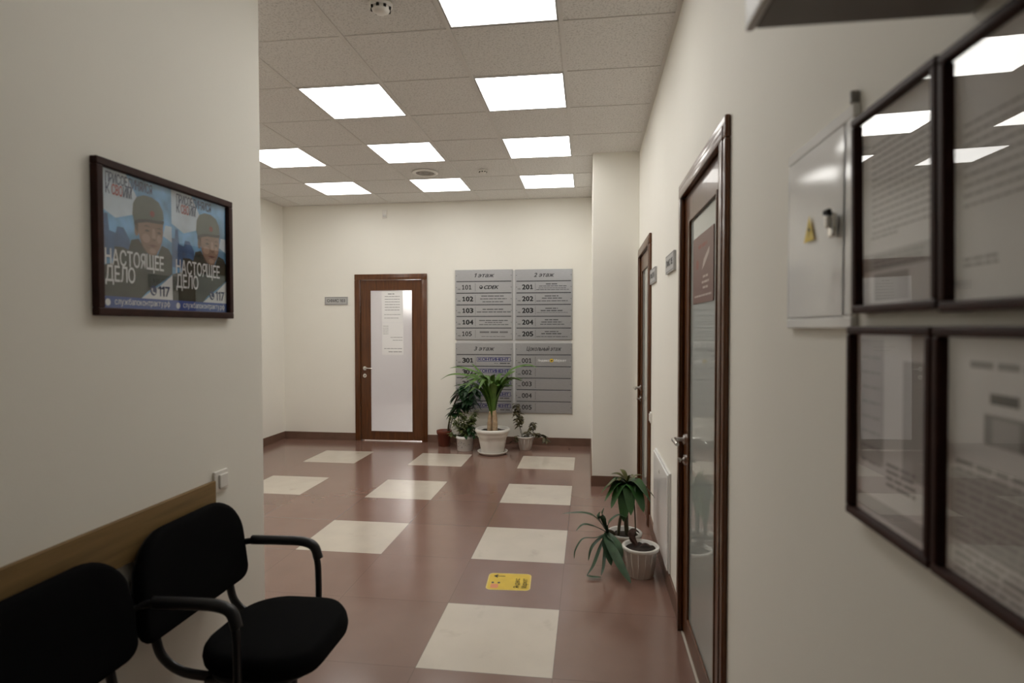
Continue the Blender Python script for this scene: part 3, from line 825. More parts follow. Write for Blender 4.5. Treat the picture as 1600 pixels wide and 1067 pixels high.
# slightly cambered door so that reflections bend as on pressed sheet metal
b = bmesh.new(); nx, nz = 10, 14
gr = {}
for i in range(nx+1):
    for k in range(nz+1):
        u, v = i/nx, k/nz
        yy = -0.0125-0.0012*(1-(2*u-1)**6)*(1-(2*v-1)**6)
        gr[i, k] = b.verts.new((0.014+u*(pw-0.048), yy, 0.024+v*(ph_-0.050)))
for i in range(nx):
    for k in range(nz):
        f = b.faces.new((gr[i, k], gr[i+1, k], gr[i+1, k+1], gr[i, k+1])); f.smooth = True
dr = build('panel_door', b, M['paint_metal'], o, recalc=False)
b = bmesh.new(); poly(b, [(0.118, 0.176), (0.172, 0.176), (0.145, 0.228)], -0.0175); build('warning_triangle', b, M['warning_yellow'], dr)
b = bmesh.new(); poly(b, [(0.147, 0.213), (0.139, 0.197), (0.146, 0.198), (0.142, 0.183), (0.153, 0.201), (0.146, 0.201)], -0.0180); build('lightning_mark', b, M['ink'], dr)
b = bmesh.new(); box(b, 0.256, 0.280, -0.026, -0.0165, 0.165, 0.210, bev=0.004); box(b, 0.262, 0.274, -0.034, -0.026, 0.182, 0.205, bev=0.003); build('latch', b, M['chrome'], dr)
b = bmesh.new(); box(b, 0.257, 0.279, -0.0345, -0.0262, 0.206, 0.216, bev=0.002); build('keyhole_cover', b, M['dark'], dr)
b = bmesh.new(); box(b, pw-0.012, pw-0.004, -0.014, 0, ph_, ph_+0.022, bev=0.002); build('hanging_tab', b, M['grey_metal'], o)

o = thing('wall_cabinet', 'grey metal wall cabinet above the framed notices, cut off by the top edge', 'cabinet', (XR, 0.775, 1.866), -90)
b = bmesh.new(); box(b, 0, 0.42, -0.250, 0, 0, 0.42, bev=0.003); build('body', b, M['grey_metal'], o)
b = bmesh.new(); box(b, -0.002, 0.422, -0.262, -0.2505, -0.002, 0.42, bev=0.003); build('door', b, M['white_metal'], o)

# framed notices on the right wall
def frame_bm(w, h, fw, d, back=0.0):
    b = bmesh.new()
    for x0, x1, z0, z1 in ((0, w, 0, fw), (0, w, h-fw, h), (0, fw, fw, h-fw), (w-fw, w, fw, h-fw)):
        box(b, x0, x1, -d, back, z0, z1, bev=0.003)
    return b
def framed_notice(label, yfar, z0, w, h, fill, tilt=1.0):
    o = thing('framed_notice', label, 'framed notice', (XR, yfar, z0), -90, 'framed notices on the right wall')
    o.rotation_euler = (math.radians(tilt), 0, math.radians(-90))
    fw_ = 0.013
    build('frame', frame_bm(w, h, fw_, 0.020), M['wood_frame'], o)
    b = bmesh.new(); box(b, fw_, w-fw_, -0.006, -0.002, fw_, h-fw_); build('sheet', b, M['paper'], o)
    pale, inkb, dk = bmesh.new(), bmesh.new(), bmesh.new()
    fill(pale, inkb, dk, w, h)
    for nm, bb, m in (('pale_block', pale, M['print_pale']), ('printed_text', inkb, M['print_ink']), ('dark_block', dk, M['print_dark'])):
        if bb.faces: build(nm, bb, m, o)
        else: bb.free()
    b = bmesh.new(); box(b, fw_-0.002, w-fw_+0.002, -0.0125, -0.0105, fw_-0.002, h-fw_+0.002); build('glass_pane', b, M['pane'], o)
    return o
YF = -0.0064
def fill_letter(p, i, d, w, h):
    rr = random.Random(4)
    for k in range(14): scribble(i, 0.045, w-0.035, h-0.06-0.0105*k, 0.0028, YF, rr)
    scribble(i, 0.04, 0.12, 0.118, 0.003, YF, rr)
    rect(p, 0.016, w-0.014, 0.066, 0.094, -0.0062)
    for k in range(3): scribble(i, 0.05, w-0.05, 0.086-0.007*k, 0.0028, YF, rr)
    rect(p, 0.05, 0.15, 0.018, 0.06, -0.0062)
def fill_blank(p, i, d, w, h):
    rr = random.Random(5)
    for k in range(9): scribble(i, 0.03, w-0.03, h-0.10-0.012*k, 0.0025, YF, rr)
    scribble(i, 0.03, 0.09, 0.062, 0.003, YF, rr); scribble(i, 0.03, 0.09, 0.055, 0.003, YF, rr)
def fill_scheme(p, i, d, w, h):
    rr = random.Random(6)
    rect(p, 0.022, 0.10, 0.10, h-0.02, -0.0062); rect(p, 0.155, w-0.016, 0.10, h-0.05, -0.0062)
    for k in range(8): scribble(i, 0.03, 0.09, h-0.05-0.024*k, 0.004, YF, rr)
    for k in range(4): scribble(i, 0.11, 0.19, 0.108-0.010*k, 0.005, YF, rr)
    rect(p, 0.016, w-0.014, 0.022, 0.045, -0.0062)
def fill_board(p, i, d, w, h):
    rr = random.Random(7)
    scribble(i, 0.055, 0.20, h-0.045, 0.008, YF, rr)
    rect(d, 0.090, 0.135, h-0.088, h-0.076, -0.0066)
    rect(i, 0.080, 0.15, h-0.135, h-0.100, -0.0063); rect(p, 0.094, 0.136, h-0.135, h-0.104, -0.0065)
    for k in range(15): scribble(i, 0.03, w-0.03, h-0.165-0.0095*k, 0.004 if k % 4 else 0.0055, YF, rr)
    rect(p, 0.018, w-0.015, 0.055, h-0.175, -0.0061)
framed_notice('upper framed notice next to the electrical panel', 1.040, 1.512, 0.238, 0.322, fill_letter)
framed_notice('upper framed notice at the right edge of the photo', 0.798, 1.508, 0.238, 0.322, fill_blank)
framed_notice('lower framed notice below the electrical panel corner', 1.054, 1.172, 0.244, 0.318, fill_scheme, 0.4)
framed_notice('lower framed notice at the right edge, with a dark label bar', 0.806, 1.172, 0.244, 0.318, fill_board, 0.4)

# ------------------------------------------------------------------ left wall: rail, switch, poster
b = bmesh.new(); box(b, XL, XL+0.016, YN+0.05, 2.070, 0.742, 0.890, bev=0.002)
tag(build('chair_rail_board', b, M['rail']), 'long brown wooden bumper board on the left wall behind the chairs', 'wall rail')
o = thing('light_switch', 'white light switch on the near left wall above the chair', 'light switch', (XL, 2.112, 0.838), 90)
b = bmesh.new(); box(b, -0.042, 0.042, -0.011, 0, 0, 0.084, bev=0.004); build('plate', b, M['white_plastic'], o)
b = bmesh.new(); box(b, -0.020, 0.032, -0.020, -0.011, 0.014, 0.070, bev=0.004); build('rocker', b, M['white_plastic'], o)

PW, PH = 0.655, 0.472
o = thing('framed_poster', 'dark framed double poster of a soldier in a beret on the left wall', 'poster', (XL, 1.532, 1.526), 90)
build('frame', frame_bm(PW, PH, 0.024, 0.024), M['wood_frame'], o)
b = bmesh.new(); box(b, 0.02, PW-0.02, -0.006, -0.001, 0.02, PH-0.02); build('backing', b, M['paper'], o)
def sheet(x0, first):
    w, h = (PW-0.048)/2, PH-0.048
    z0 = 0.024
    U = lambda u, v: (x0+u*w, z0+v*h)
    def shp(bm, pts, y): poly(bm, [U(*q) for q in pts], y)
    b = bmesh.new(); rect(b, x0, x0+w, z0, z0+h, -0.0065)
    s = build('print_sheet', b, M['sky_top'], o)
    def part(name, m, shapes, y):
        bb = bmesh.new()
        for q in shapes: shp(bb, q, y)
        return build(name, bb, m, s)
    part('cloud', M['sky_pale'], [[(0, 1), (0, 0.72), (0.20, 0.66), (0.46, 0.72), (0.5, 0.84), (0.34, 1)], [(0.86, 0.60), (1, 0.56), (1, 0.69), (0.9, 0.69)]], -0.0068)
    part('city', M['city'], [[(0, 0.36), (0, 0.60), (0.05, 0.60), (0.06, 0.68), (0.10, 0.68), (0.12, 0.56), (0.2, 0.55), (0.22, 0.60), (0.30, 0.60), (0.38, 0.52), (0.38, 0.36)]], -0.0069)
    part('cloud', M['poster_white'], [[(0.52, 0.08), (0.66, 0.14), (0.82, 0.20), (1, 0.29), (1, 0.08)]], -0.0070)
    part('uniform', M['uniform'], [[(0.0, 0.08), (0.0, 0.30), (0.17, 0.33), (0.18, 0.45), (0.30, 0.455), (0.36, 0.44), (0.40, 0.52), (0.50, 0.54), (0.62, 0.43), (0.76, 0.42), (0.84, 0.52), (0.95, 0.50), (1.0, 0.45), (1.0, 0.30), (0.80, 0.21), (0.62, 0.14), (0.52, 0.08)]], -0.0071)
    part('neck', M['skin_dark'], [[(0.52, 0.54), (0.56, 0.46), (0.66, 0.42), (0.76, 0.43), (0.80, 0.50), (0.80, 0.58)]], -0.0072)
    part('ear', M['skin'], [ell(0.475, 0.60, 0.028, 0.042, 14)], -0.0072)
    part('hair', M['skin_dark'], [[(0.44, 0.70), (0.45, 0.62), (0.49, 0.58), (0.52, 0.66), (0.86, 0.66), (0.87, 0.70)]], -0.0072)
    part('face', M['skin'], [[(0.50, 0.69), (0.495, 0.60), (0.52, 0.54), (0.56, 0.49), (0.62, 0.445), (0.68, 0.425), (0.75, 0.44), (0.81, 0.49), (0.845, 0.55), (0.86, 0.62), (0.86, 0.69)]], -0.0073)
    part('cheek', M['skin_lit'], [ell(0.605, 0.555, 0.06, 0.035, 16), ell(0.80, 0.565, 0.035, 0.032, 16), ell(0.70, 0.465, 0.05, 0.02, 14), [(0.70, 0.64), (0.735, 0.64), (0.755, 0.565), (0.69, 0.565)]], -0.0074)
    part('eye', M['skin_dark'], [[(0.58, 0.612), (0.62, 0.626), (0.67, 0.615), (0.62, 0.605)], [(0.76, 0.615), (0.80, 0.626), (0.84, 0.614), (0.80, 0.605)],
                                 [(0.56, 0.645), (0.62, 0.658), (0.68, 0.645), (0.62, 0.648)], [(0.75, 0.646), (0.80, 0.658), (0.845, 0.645), (0.80, 0.648)],
                                 [(0.685, 0.560), (0.725, 0.552), (0.765, 0.560), (0.725, 0.545)]], -0.0075)
    part('mouth', M['lips'], [[(0.635, 0.505), (0.70, 0.514), (0.785, 0.508), (0.71, 0.492)]], -0.0075)
    part('beret', M['beret'], [[(0.42, 0.72), (0.43, 0.80), (0.48, 0.855), (0.58, 0.885), (0.70, 0.885), (0.80, 0.86), (0.86, 0.80), (0.875, 0.73), (0.80, 0.71), (0.62, 0.70), (0.50, 0.685), (0.44, 0.67)]], -0.0076)
    part('beret_band', M['beret_dark'], [[(0.44, 0.67), (0.50, 0.690), (0.62, 0.705), (0.80, 0.713), (0.875, 0.725), (0.875, 0.700), (0.80, 0.688), (0.62, 0.682), (0.50, 0.66), (0.44, 0.645)]], -0.0077)
    part('badge', M['badge'], [ell(0.70, 0.755, 0.035, 0.024, 14)], -0.0078)
    part('banner', M['poster_blue'], [[(0, 0), (1, 0), (1, 0.085), (0, 0.085)]], -0.0079)
    b = bmesh.new()
    text(b, 'ПРИСОЕДИНЯЙСЯ', *U(0.08, 0.905), -0.0080, 0.030, width=w*0.62, align='LEFT', bold=0.008)
    text(b, 'К', *U(0.08, 0.825), -0.0080, 0.030, width=w*0.05, align='LEFT', bold=0.008)
    text(b, 'ИМ', *U(0.30, 0.825), -0.0080, 0.030, width=w*0.11, align='LEFT', bold=0.008)
    text(b, '117', *U(0.775, 0.110), -0.0080, 0.034, width=w*0.175, align='LEFT', bold=0.02)
    poly(b, ell(*U(0.70, 0.15), 0.015, 0.017, 20), -0.0080)
    build('dark_lettering', b, M['poster_navy'], s)
    b = bmesh.new(); text(b, 'СВО', *U(0.155, 0.825), -0.0080, 0.030, width=w*0.135, align='LEFT', bold=0.012); build('red_lettering', b, M['poster_red'], s)
    b = bmesh.new()
    text(b, 'НАСТОЯЩЕЕ', *U(0.06, 0.315), -0.0081, 0.046, width=w*0.80, align='LEFT', bold=0.016)
    text(b, 'ДЕЛО', *U(0.06, 0.195), -0.0081, 0.046, width=w*0.38, align='LEFT', bold=0.016)
    text(b, 'службапоконтракту.рф', *U(0.17, 0.028), -0.0081, 0.019, width=w*0.78, align='LEFT', bold=0.008)
    poly(b, ell(*U(0.085, 0.042), 0.010, 0.011, 18), -0.0081)
    b2 = [U(0.70+dx, 0.15+dz) for dx, dz in ((-0.03, 0.012), (-0.018, 0.022), (-0.010, 0.008), (-0.016, 0.0), (0.006, -0.016), (0.016, -0.010), (0.030, -0.020), (0.018, -0.030), (-0.012, -0.018))]
    poly(b, b2, -0.0083)
    build('white_lettering', b, M['poster_white'], s)
sheet(0.024, True); sheet(PW/2, False)
b = bmesh.new(); box(b, 0.023, PW-0.023, -0.0125, -0.0105, 0.023, PH-0.023); build('glass_pane', b, M['pane'], o)

# ------------------------------------------------------------------ chairs
def pad(w, d, t, r, dome=0.0, n=10, edge=0.02, taper=0.0, r_far=None):
    """Cushion in local x (width), y (depth), z (thickness) centred on the origin, with rounded plan and edge."""
    b = bmesh.new()
    def outline(inset, z):
        pts = []
        hw, hd = w/2-inset, d/2-inset
        rr0, rf = max(r-inset, 0.004), max((r_far or r)-inset, 0.004)
        for cx, cy, a, rr in ((hw-rr0, -hd+rr0, -90, rr0), (hw-rf, hd-rf, 0, rf), (-hw+rf, hd-rf, 90, rf), (-hw+rr0, -hd+rr0, 180, rr0)):
            for k in range(n+1):
                q = math.radians(a+90*k/n)
                x, y = cx+rr*math.cos(q), cy+rr*math.sin(q)
                x *= 1-taper*(y/d+0.5)
                pts.append(b.verts.new((x, y, z)))
        return pts
    rings = []
    for q in range(7):
        a = math.pi*q/6-math.pi/2
        rings.append(outline(edge*(1-math.cos(a)), t/2*math.sin(a)))
    top = rings[-1]
    for k in range(1, 4): rings.append(outline(edge+(min(w, d)/2-edge-0.02)*k/3.0, t/2+dome*math.sin(math.pi/2*k/3)))
    for a, c in zip(rings, rings[1:]):
        m = len(a)
        for k in range(m):
            f = b.faces.new((a[k], a[(k+1) % m], c[(k+1) % m], c[k])); f.smooth = True
    f = b.faces.new(rings[0][::-1]); f.smooth = True
    f = b.faces.new(rings[-1]); f.smooth = True
    return b

def make_chair(label, loc, arms=True):
    r = thing('office_chair', label, 'chair', loc, 90, 'black visitor chairs along the left wall')
    # seat
    b = pad(0.465, 0.41, 0.078, 0.15, dome=0.004, edge=0.028, taper=0.06)
    for v in b.verts:
        if v.co.y < -0.10: v.co.z -= (v.co.y+0.10)**2*1.6
        v.co += Vector((0, 0.012, 0.417))
    build('seat', b, M['black_fabric'], r)
    b = pad(0.43, 0.37, 0.018, 0.14, edge=0.008)
    for v in b.verts: v.co += Vector((0, 0.012, 0.374))
    build('seat_shell', b, M['black_plastic'], r)
    # backrest: upright pad, gently wrapped and reclined
    def up_(b, dy, dz, wrap, rec):
        for v in b.verts:
            x, y, z = v.co
            yy = -z - wrap*x*x
            v.co = Vector((x, dy + yy + rec*y, dz + y))
        bmesh.ops.recalc_face_normals(b, faces=b.faces)
        return b
    BZ, BY = 0.658, 0.338
    build('backrest', up_(pad(0.555, 0.335, 0.044, 0.055, edge=0.02, taper=0.05, r_far=0.15), BY, BZ, 0.20, 0.10), M['black_fabric'], r)
    build('back_shell', up_(pad(0.535, 0.315, 0.012, 0.05, edge=0.005, taper=0.05, r_far=0.145), BY+0.024, BZ, 0.20, 0.10), M['black_plastic'], r)
    for s in (-1, 1):
        # curved bracket from the seat to the back
        b = bmesh.new()
        tube(b, curve_pts([(s*0.185, 0.14, 0.368), (s*0.188, 0.24, 0.380), (s*0.192, 0.305, 0.425), (s*0.195, 0.330, 0.50), (s*0.195, 0.352, 0.60)], 7), 0.017, 12, sy=0.6)
        build('back_bracket', b, M['black_tube'], r)
        # arm tube with plastic pad
        x = s*0.266
        if arms:
            b = bmesh.new()
            tube(b, curve_pts([(x*0.97, 0.345, 0.585), (x*0.985, 0.325, 0.622), (x, 0.27, 0.636), (x, 0.14, 0.638), (x, 0.06, 0.637), (x, 0.018, 0.620), (x, 0.001, 0.575), (x, -0.004, 0.50), (x, -0.004, 0.372)], 7), 0.0125, 12)
            tube(b, [(x, -0.004, 0.374), (s*0.195, -0.004, 0.364)], 0.011, 10)
            a = build('armrest', b, M['black_tube'], r)
            b = bmesh.new()
            tube(b, curve_pts([(x, 0.275, 0.640), (x, 0.14, 0.644), (x, 0.06, 0.643), (x, 0.014, 0.626), (x, -0.005, 0.578)], 7), 0.0185, 12, sy=0.95)
            build('arm_pad', b, M['black_plastic'], a)
        # legs
        for ya, yb in ((0.02, 0.02), (0.16, 0.22)):
            b = bmesh.new()
            tube(b, curve_pts([(s*0.090, ya, 0.368), (s*0.106, ya, 0.362), (s*0.111, ya+(yb-ya)*0.12, 0.33), (s*0.115, yb, 0.012)], 6), 0.0125, 10)
            lg = build('leg', b, M['black_tube'], r)
            b = bmesh.new(); tube(b, [(s*0.115, yb, 0.0), (s*0.1149, yb*0.998, 0.03)], 0.016, 10); build('foot_cap', b, M['black_plastic'], lg)
    b = bmesh.new()
    for y in (-0.11, 0.11): tube(b, [(-0.20, y, 0.362), (0.20, y, 0.362)], 0.0115, 10)
    for s in (-1, 1): tube(b, [(s*0.195, -0.11, 0.362), (s*0.195, 0.15, 0.362)], 0.0115, 10)
    build('seat_frame', b, M['black_tube'], r)
    return r
make_chair('black fabric armchair nearer the light switch, whole seat showing', (-1.060, 1.868, 0))
make_chair('black fabric chair in the bottom left corner, cut off by the photo edge', (-1.060, 1.298, 0), arms=False)

# ------------------------------------------------------------------ plants
def blade(bm, ctrl, w, fold=0.25, tip=0.9, n=6, base=0.4, side=None, mi=0, roll=0.0):
    """A leaf along the control points: width grows from base*w to w and shrinks to a point; V-folded along its midrib."""
    P = curve_pts(ctrl, n); m = len(P)-1
    rows = []
    for i, p in enumerate(P):
        t = (P[min(i+1, m)]-P[max(i-1, 0)]).normalized()
        sd = Vector(side) if side else t.cross(Vector((0, 0, 1)))
        if sd.length < 1e-3: sd = Vector((1, 0, 0))
        sd = (sd - t*sd.dot(t)).normalized()
        nn = sd.cross(t).normalized()
        sd, nn = sd*math.cos(roll)+nn*math.sin(roll), nn*math.cos(roll)-sd*math.sin(roll)
        u = i/m
        if u < 0.45: ww = w*(base+(1-base)*math.sin(u/0.45*math.pi/2))
        else: ww = w*max(0.02, math.cos((u-0.45)/0.55*math.pi/2)**tip)
        l = p - sd*ww/2 + nn*ww*fold; rr = p + sd*ww/2 + nn*ww*fold
        rows.append([bm.verts.new(l), bm.verts.new(p), bm.verts.new(rr)])
    for a, c in zip(rows, rows[1:]):
        for k in (0, 1):
            f = bm.faces.new((a[k], a[k+1], c[k+1], c[k])); f.smooth = True; f.material_index = mi

def leaf(bm, p, d, l, w, droop=0.3, rnd=random, mi=0):
    p, d = Vector(p), Vector(d).normalized()
    q1 = p+d*l*0.5+Vector((0, 0, -droop*l*0.12)); q2 = p+d*l+Vector((0, 0, -droop*l*0.5))
    blade(bm, [p, q1, q2], w, 0.15, 0.8, 3, 0.3, mi=mi)

def pot_profile(rb, rt, h, lip=0.012, liph=0.03, th=0.006, depth=0.025):
    return [(0, 0), (rb, 0), (rb+0.004, 0.004), (rt-lip, h-liph), (rt, h-liph+0.004), (rt+0.002, h-0.004), (rt-0.002, h),
            (rt-lip-th, h-0.004), (rt-lip-th-0.004, h-depth-0.01), (0, h-depth-0.01)]

def soil(r, rad, z):
    b = bmesh.new(); rr = random.Random(int(rad*1e4)); seg = 24
    rings = [[b.verts.new((0, 0, z+0.012))]]
    for q in (0.35, 0.7, 1.0):
        rings.append([b.verts.new((rad*q*math.cos(2*math.pi*k/seg), rad*q*math.sin(2*math.pi*k/seg), z+rr.uniform(-0.002, 0.008)+(0.006 if q < 0.9 else 0))) for k in range(seg)])
    for a, c in zip(rings, rings[1:]):
        for k in range(seg):
            if len(a) == 1: b.faces.new((a[0], c[k], c[(k+1) % seg]))
            else: b.faces.new((a[k], c[k], c[(k+1) % seg], a[(k+1) % seg]))
    return build('soil', b, M['soil'], r, smooth=True)

# big yucca-like plant in the white pot with saucer
PX, PY = -1.125, 6.700
r = thing('potted_yucca', 'large strappy green plant in a white pot with saucer below the directory', 'potted plant', (PX, PY, 0), 0, 'plants by the far wall')
b = bmesh.new(); lathe(b, [(0, 0), (0.145, 0), (0.165, 0.012), (0.178, 0.028), (0.180, 0.036), (0.172, 0.036), (0.160, 0.018), (0, 0.014)]); build('saucer', b, M['pot_white'], r)
b = bmesh.new(); lathe(b, [(0, 0.02), (0.128, 0.02), (0.134, 0.03), (0.160, 0.155), (0.166, 0.195), (0.176, 0.202), (0.180, 0.225), (0.192, 0.252), (0.204, 0.262), (0.208, 0.280), (0.204, 0.296), (0.194, 0.302), (0.182, 0.296), (0.176, 0.262), (0, 0.255)]); build('pot', b, M['pot_white'], r)
soil(r, 0.174, 0.262)
b = bmesh.new()
tube(b, curve_pts([(-0.035, 0, 0.262), (-0.033, 0, 0.36), (-0.028, 0, 0.44), (-0.014, 0, 0.50)], 5), [0.030]*6+[0.026]*5+[0.024]*5, 12)
tube(b, curve_pts([(0.028, -0.01, 0.262), (0.030, -0.01, 0.35), (0.026, -0.01, 0.43), (0.012, -0.005, 0.51)], 5), [0.034]*6+[0.030]*5+[0.03]*5, 12)
build('trunk', b, M['bark'], r)
b = bmesh.new(); rr = random.Random(11)
fan = []
for k in range(30):
    a = k*2.399963
    spread = 0.10+0.30*((k % 10)/10.0)
    out = rr.uniform(0.12, 0.26)+0.05*(k % 3)
    hgt = rr.uniform(0.36, 0.50)
    x0, y0 = 0.022*math.cos(a), 0.022*math.sin(a)
    z0 = rr.uniform(0.43, 0.50)
    cx, cy = math.cos(a), math.sin(a)*0.75
    fan.append([(x0, y0, z0), (x0+cx*out*0.22, y0+cy*out*0.22, z0+hgt*0.55), (x0+cx*out*0.62, y0+cy*out*0.62, z0+hgt*0.90), (x0+cx*out*1.2, y0+cy*out*1.2, z0+hgt*(0.98-0.30*rr.random()))])
for c in fan: blade(b, c, rr.uniform(0.050, 0.068), 0.2, 0.6, 5, 0.45, roll=rr.uniform(-0.7, 0.7))
for c, w in (([(-0.02, 0, 0.60), (-0.14, -0.02, 0.86), (-0.33, -0.03, 0.925), (-0.50, -0.02, 0.925), (-0.63, 0.0, 0.865)], 0.036),
             ([(-0.02, 0.02, 0.62), (-0.14, 0.03, 0.90), (-0.30, 0.05, 0.985), (-0.43, 0.05, 1.01), (-0.53, 0.05, 1.00)], 0.032),
             ([(-0.01, 0.02, 0.62), (-0.11, 0.05, 0.88), (-0.20, 0.07, 0.99), (-0.27, 0.08, 1.06)], 0.030),
             ([(0.02, 0, 0.60), (0.10, -0.02, 0.82), (0.21, -0.03, 0.97), (0.33, -0.03, 1.03), (0.44, -0.02, 1.045), (0.53, -0.02, 1.02)], 0.040),
             ([(0.02, -0.02, 0.60), (0.10, -0.06, 0.80), (0.20, -0.08, 0.93), (0.29, -0.08, 0.985)], 0.062),
             ([(0.0, -0.02, 0.60), (-0.10, -0.08, 0.80), (-0.20, -0.12, 0.90), (-0.29, -0.14, 0.88)], 0.060),
             ([(0.0, -0.02, 0.62), (0.015, -0.07, 0.80), (0.03, -0.13, 0.92), (0.05, -0.20, 0.95)], 0.060),
             ([(0.0, -0.02, 0.62), (-0.05, -0.06, 0.80), (-0.10, -0.12, 0.93), (-0.15, -0.19, 0.93)], 0.058),
             ([(-0.02, -0.01, 0.55), (-0.10, -0.05, 0.70), (-0.18, -0.08, 0.78), (-0.27, -0.10, 0.72)], 0.05),
             ([(0.02, -0.01, 0.56), (0.08, -0.05, 0.70), (0.15, -0.08, 0.82), (0.22, -0.10, 0.86)], 0.05)):
    blade(b, c, w*1.15, 0.2, 0.6, 6, 0.6, roll=0.45*(1 if c[-1][0] < 0 else -1))
build('foliage', b, M['leaf_bright'], r)

# tall arching plant in a terracotta pot
r = thing('potted_arching_plant', 'tall plant arching out of a brown plastic pot beside the far door', 'potted plant', (-1.80, 7.05, 0), 0, 'plants by the far wall')
b = bmesh.new(); lathe(b, [(0, 0), (0.066, 0), (0.072, 0.005), (0.086, 0.155), (0.093, 0.158), (0.096, 0.195), (0.092, 0.2), (0.086, 0.196), (0.082, 0.165), (0, 0.16)]); build('pot', b, M['pot_brown'], r)
soil(r, 0.083, 0.168)
b = bmesh.new()
S1 = curve_pts([(0.045, 0, 0.165), (0.075, -0.01, 0.34), (0.125, -0.02, 0.50), (0.20, -0.04, 0.66), (0.30, -0.06, 0.78)], 7)
tube(b, S1, [0.013-0.006*i/(len(S1)-1) for i in range(len(S1))], 8)
S2 = curve_pts([(0.06, 0.01, 0.165), (0.11, 0.02, 0.36), (0.22, 0.02, 0.53), (0.36, 0.0, 0.62)], 7)
tube(b, S2, 0.006, 8)
S3 = curve_pts([(0.10, -0.01, 0.42), (0.20, -0.03, 0.52), (0.30, -0.05, 0.55)], 5); tube(b, S3, 0.005, 6)
S4 = curve_pts([S1[22], (0.33, -0.08, 0.76), (0.42, -0.10, 0.70)], 5); tube(b, S4, 0.004, 6)
S5 = curve_pts([S1[17], (0.30, -0.08, 0.66), (0.38, -0.10, 0.60)], 5); tube(b, S5, 0.004, 6)
build('stem', b, M['stem_dark'], r)
b = bmesh.new(); rr = random.Random(21)
for S, a0 in ((S1, 20), (S2, 9), (S3, 4), (S4, 5), (S5, 5)):
    for i in range(a0, len(S)):
        for q in range(3):
            a = rr.uniform(0, 2*math.pi)
            d = (math.cos(a)*1.0+0.15, math.sin(a)*0.45-0.40, rr.uniform(-0.6, 0.25))
            leaf(b, S[i], d, rr.uniform(0.10, 0.16), rr.uniform(0.055, 0.08), 0.7, mi=0)
build('foliage', b, M['leaf_dark'], r)

# bushy variegated plant in a white bucket
r = thing('potted_bush', 'bushy variegated plant in a printed white bucket left of the large pot', 'potted plant', (-1.490, 6.845, 0), 0, 'plants by the far wall')
b = bmesh.new(); lathe(b, [(0, 0), (0.092, 0), (0.094, 0.004), (0.102, 0.145), (0.108, 0.148), (0.108, 0.160), (0.103, 0.162), (0.105, 0.178), (0.099, 0.178), (0.095, 0.15), (0, 0.145)]); pt = build('bucket', b, M['bucket'], r)
b = bmesh.new(); rr = random.Random(8)
for k in range(26):
    a = math.radians(-90+rr.uniform(-48, 48)); z = rr.uniform(0.03, 0.12); q = rr.uniform(0.05, 0.16); hh = rr.uniform(0.005, 0.014)
    R_ = 0.0935+0.0085*z/0.145+0.0012
    vs = [b.verts.new((R_*math.cos(a+da), R_*math.sin(a+da), z+dz)) for da, dz in ((-q/2, 0), (q/2, 0), (q/2, hh), (-q/2, hh))]
    b.faces.new(vs)
build('printed_label', b, M['print_ink'], pt)
soil(r, 0.096, 0.150)
b = bmesh.new(); bs = bmesh.new(); rr = random.Random(31)
for k in range(16):
    a = rr.uniform(0, 2*math.pi); out = rr.uniform(0.04, 0.17); top = rr.uniform(0.26, 0.49) if k < 11 else rr.uniform(0.16, 0.26)
    ex, ey = out*math.cos(a)-0.03, out*math.sin(a)*0.7
    S = curve_pts([(0.03*math.cos(a), 0.03*math.sin(a), 0.15), (ex*0.6, ey*0.6, 0.15+(top-0.15)*0.6), (ex, ey, top)], 6)
    tube(bs, S, 0.0025, 5)
    for i in range(3, len(S)):
        for q in range(3):
            e = rr.uniform(0, 2*math.pi)
            leaf(b, S[i], (math.cos(e), math.sin(e), rr.uniform(-0.3, 0.5)), rr.uniform(0.045, 0.075), rr.uniform(0.026, 0.040), 0.5)
build('stem', bs, M['stem_green'], r); build('foliage', b, M['leaf_mix'], r)
b = bmesh.new()
for k in range(26):
    t = rr.random()
    p = (0.05+0.13*t+rr.uniform(-0.03, 0.03), -0.06-0.04*rr.random(), 0.19+0.13*math.sin(t*2.6)-0.08*t+rr.uniform(-0.04, 0.03))
    e = rr.uniform(0, 2*math.pi); leaf(b, p, (math.cos(e), math.sin(e)*0.6, rr.uniform(-0.8, 0.1)), rr.uniform(0.05, 0.08), rr.uniform(0.03, 0.045), 0.6)
build('dark_foliage', b, M['leaf_dark'], r)

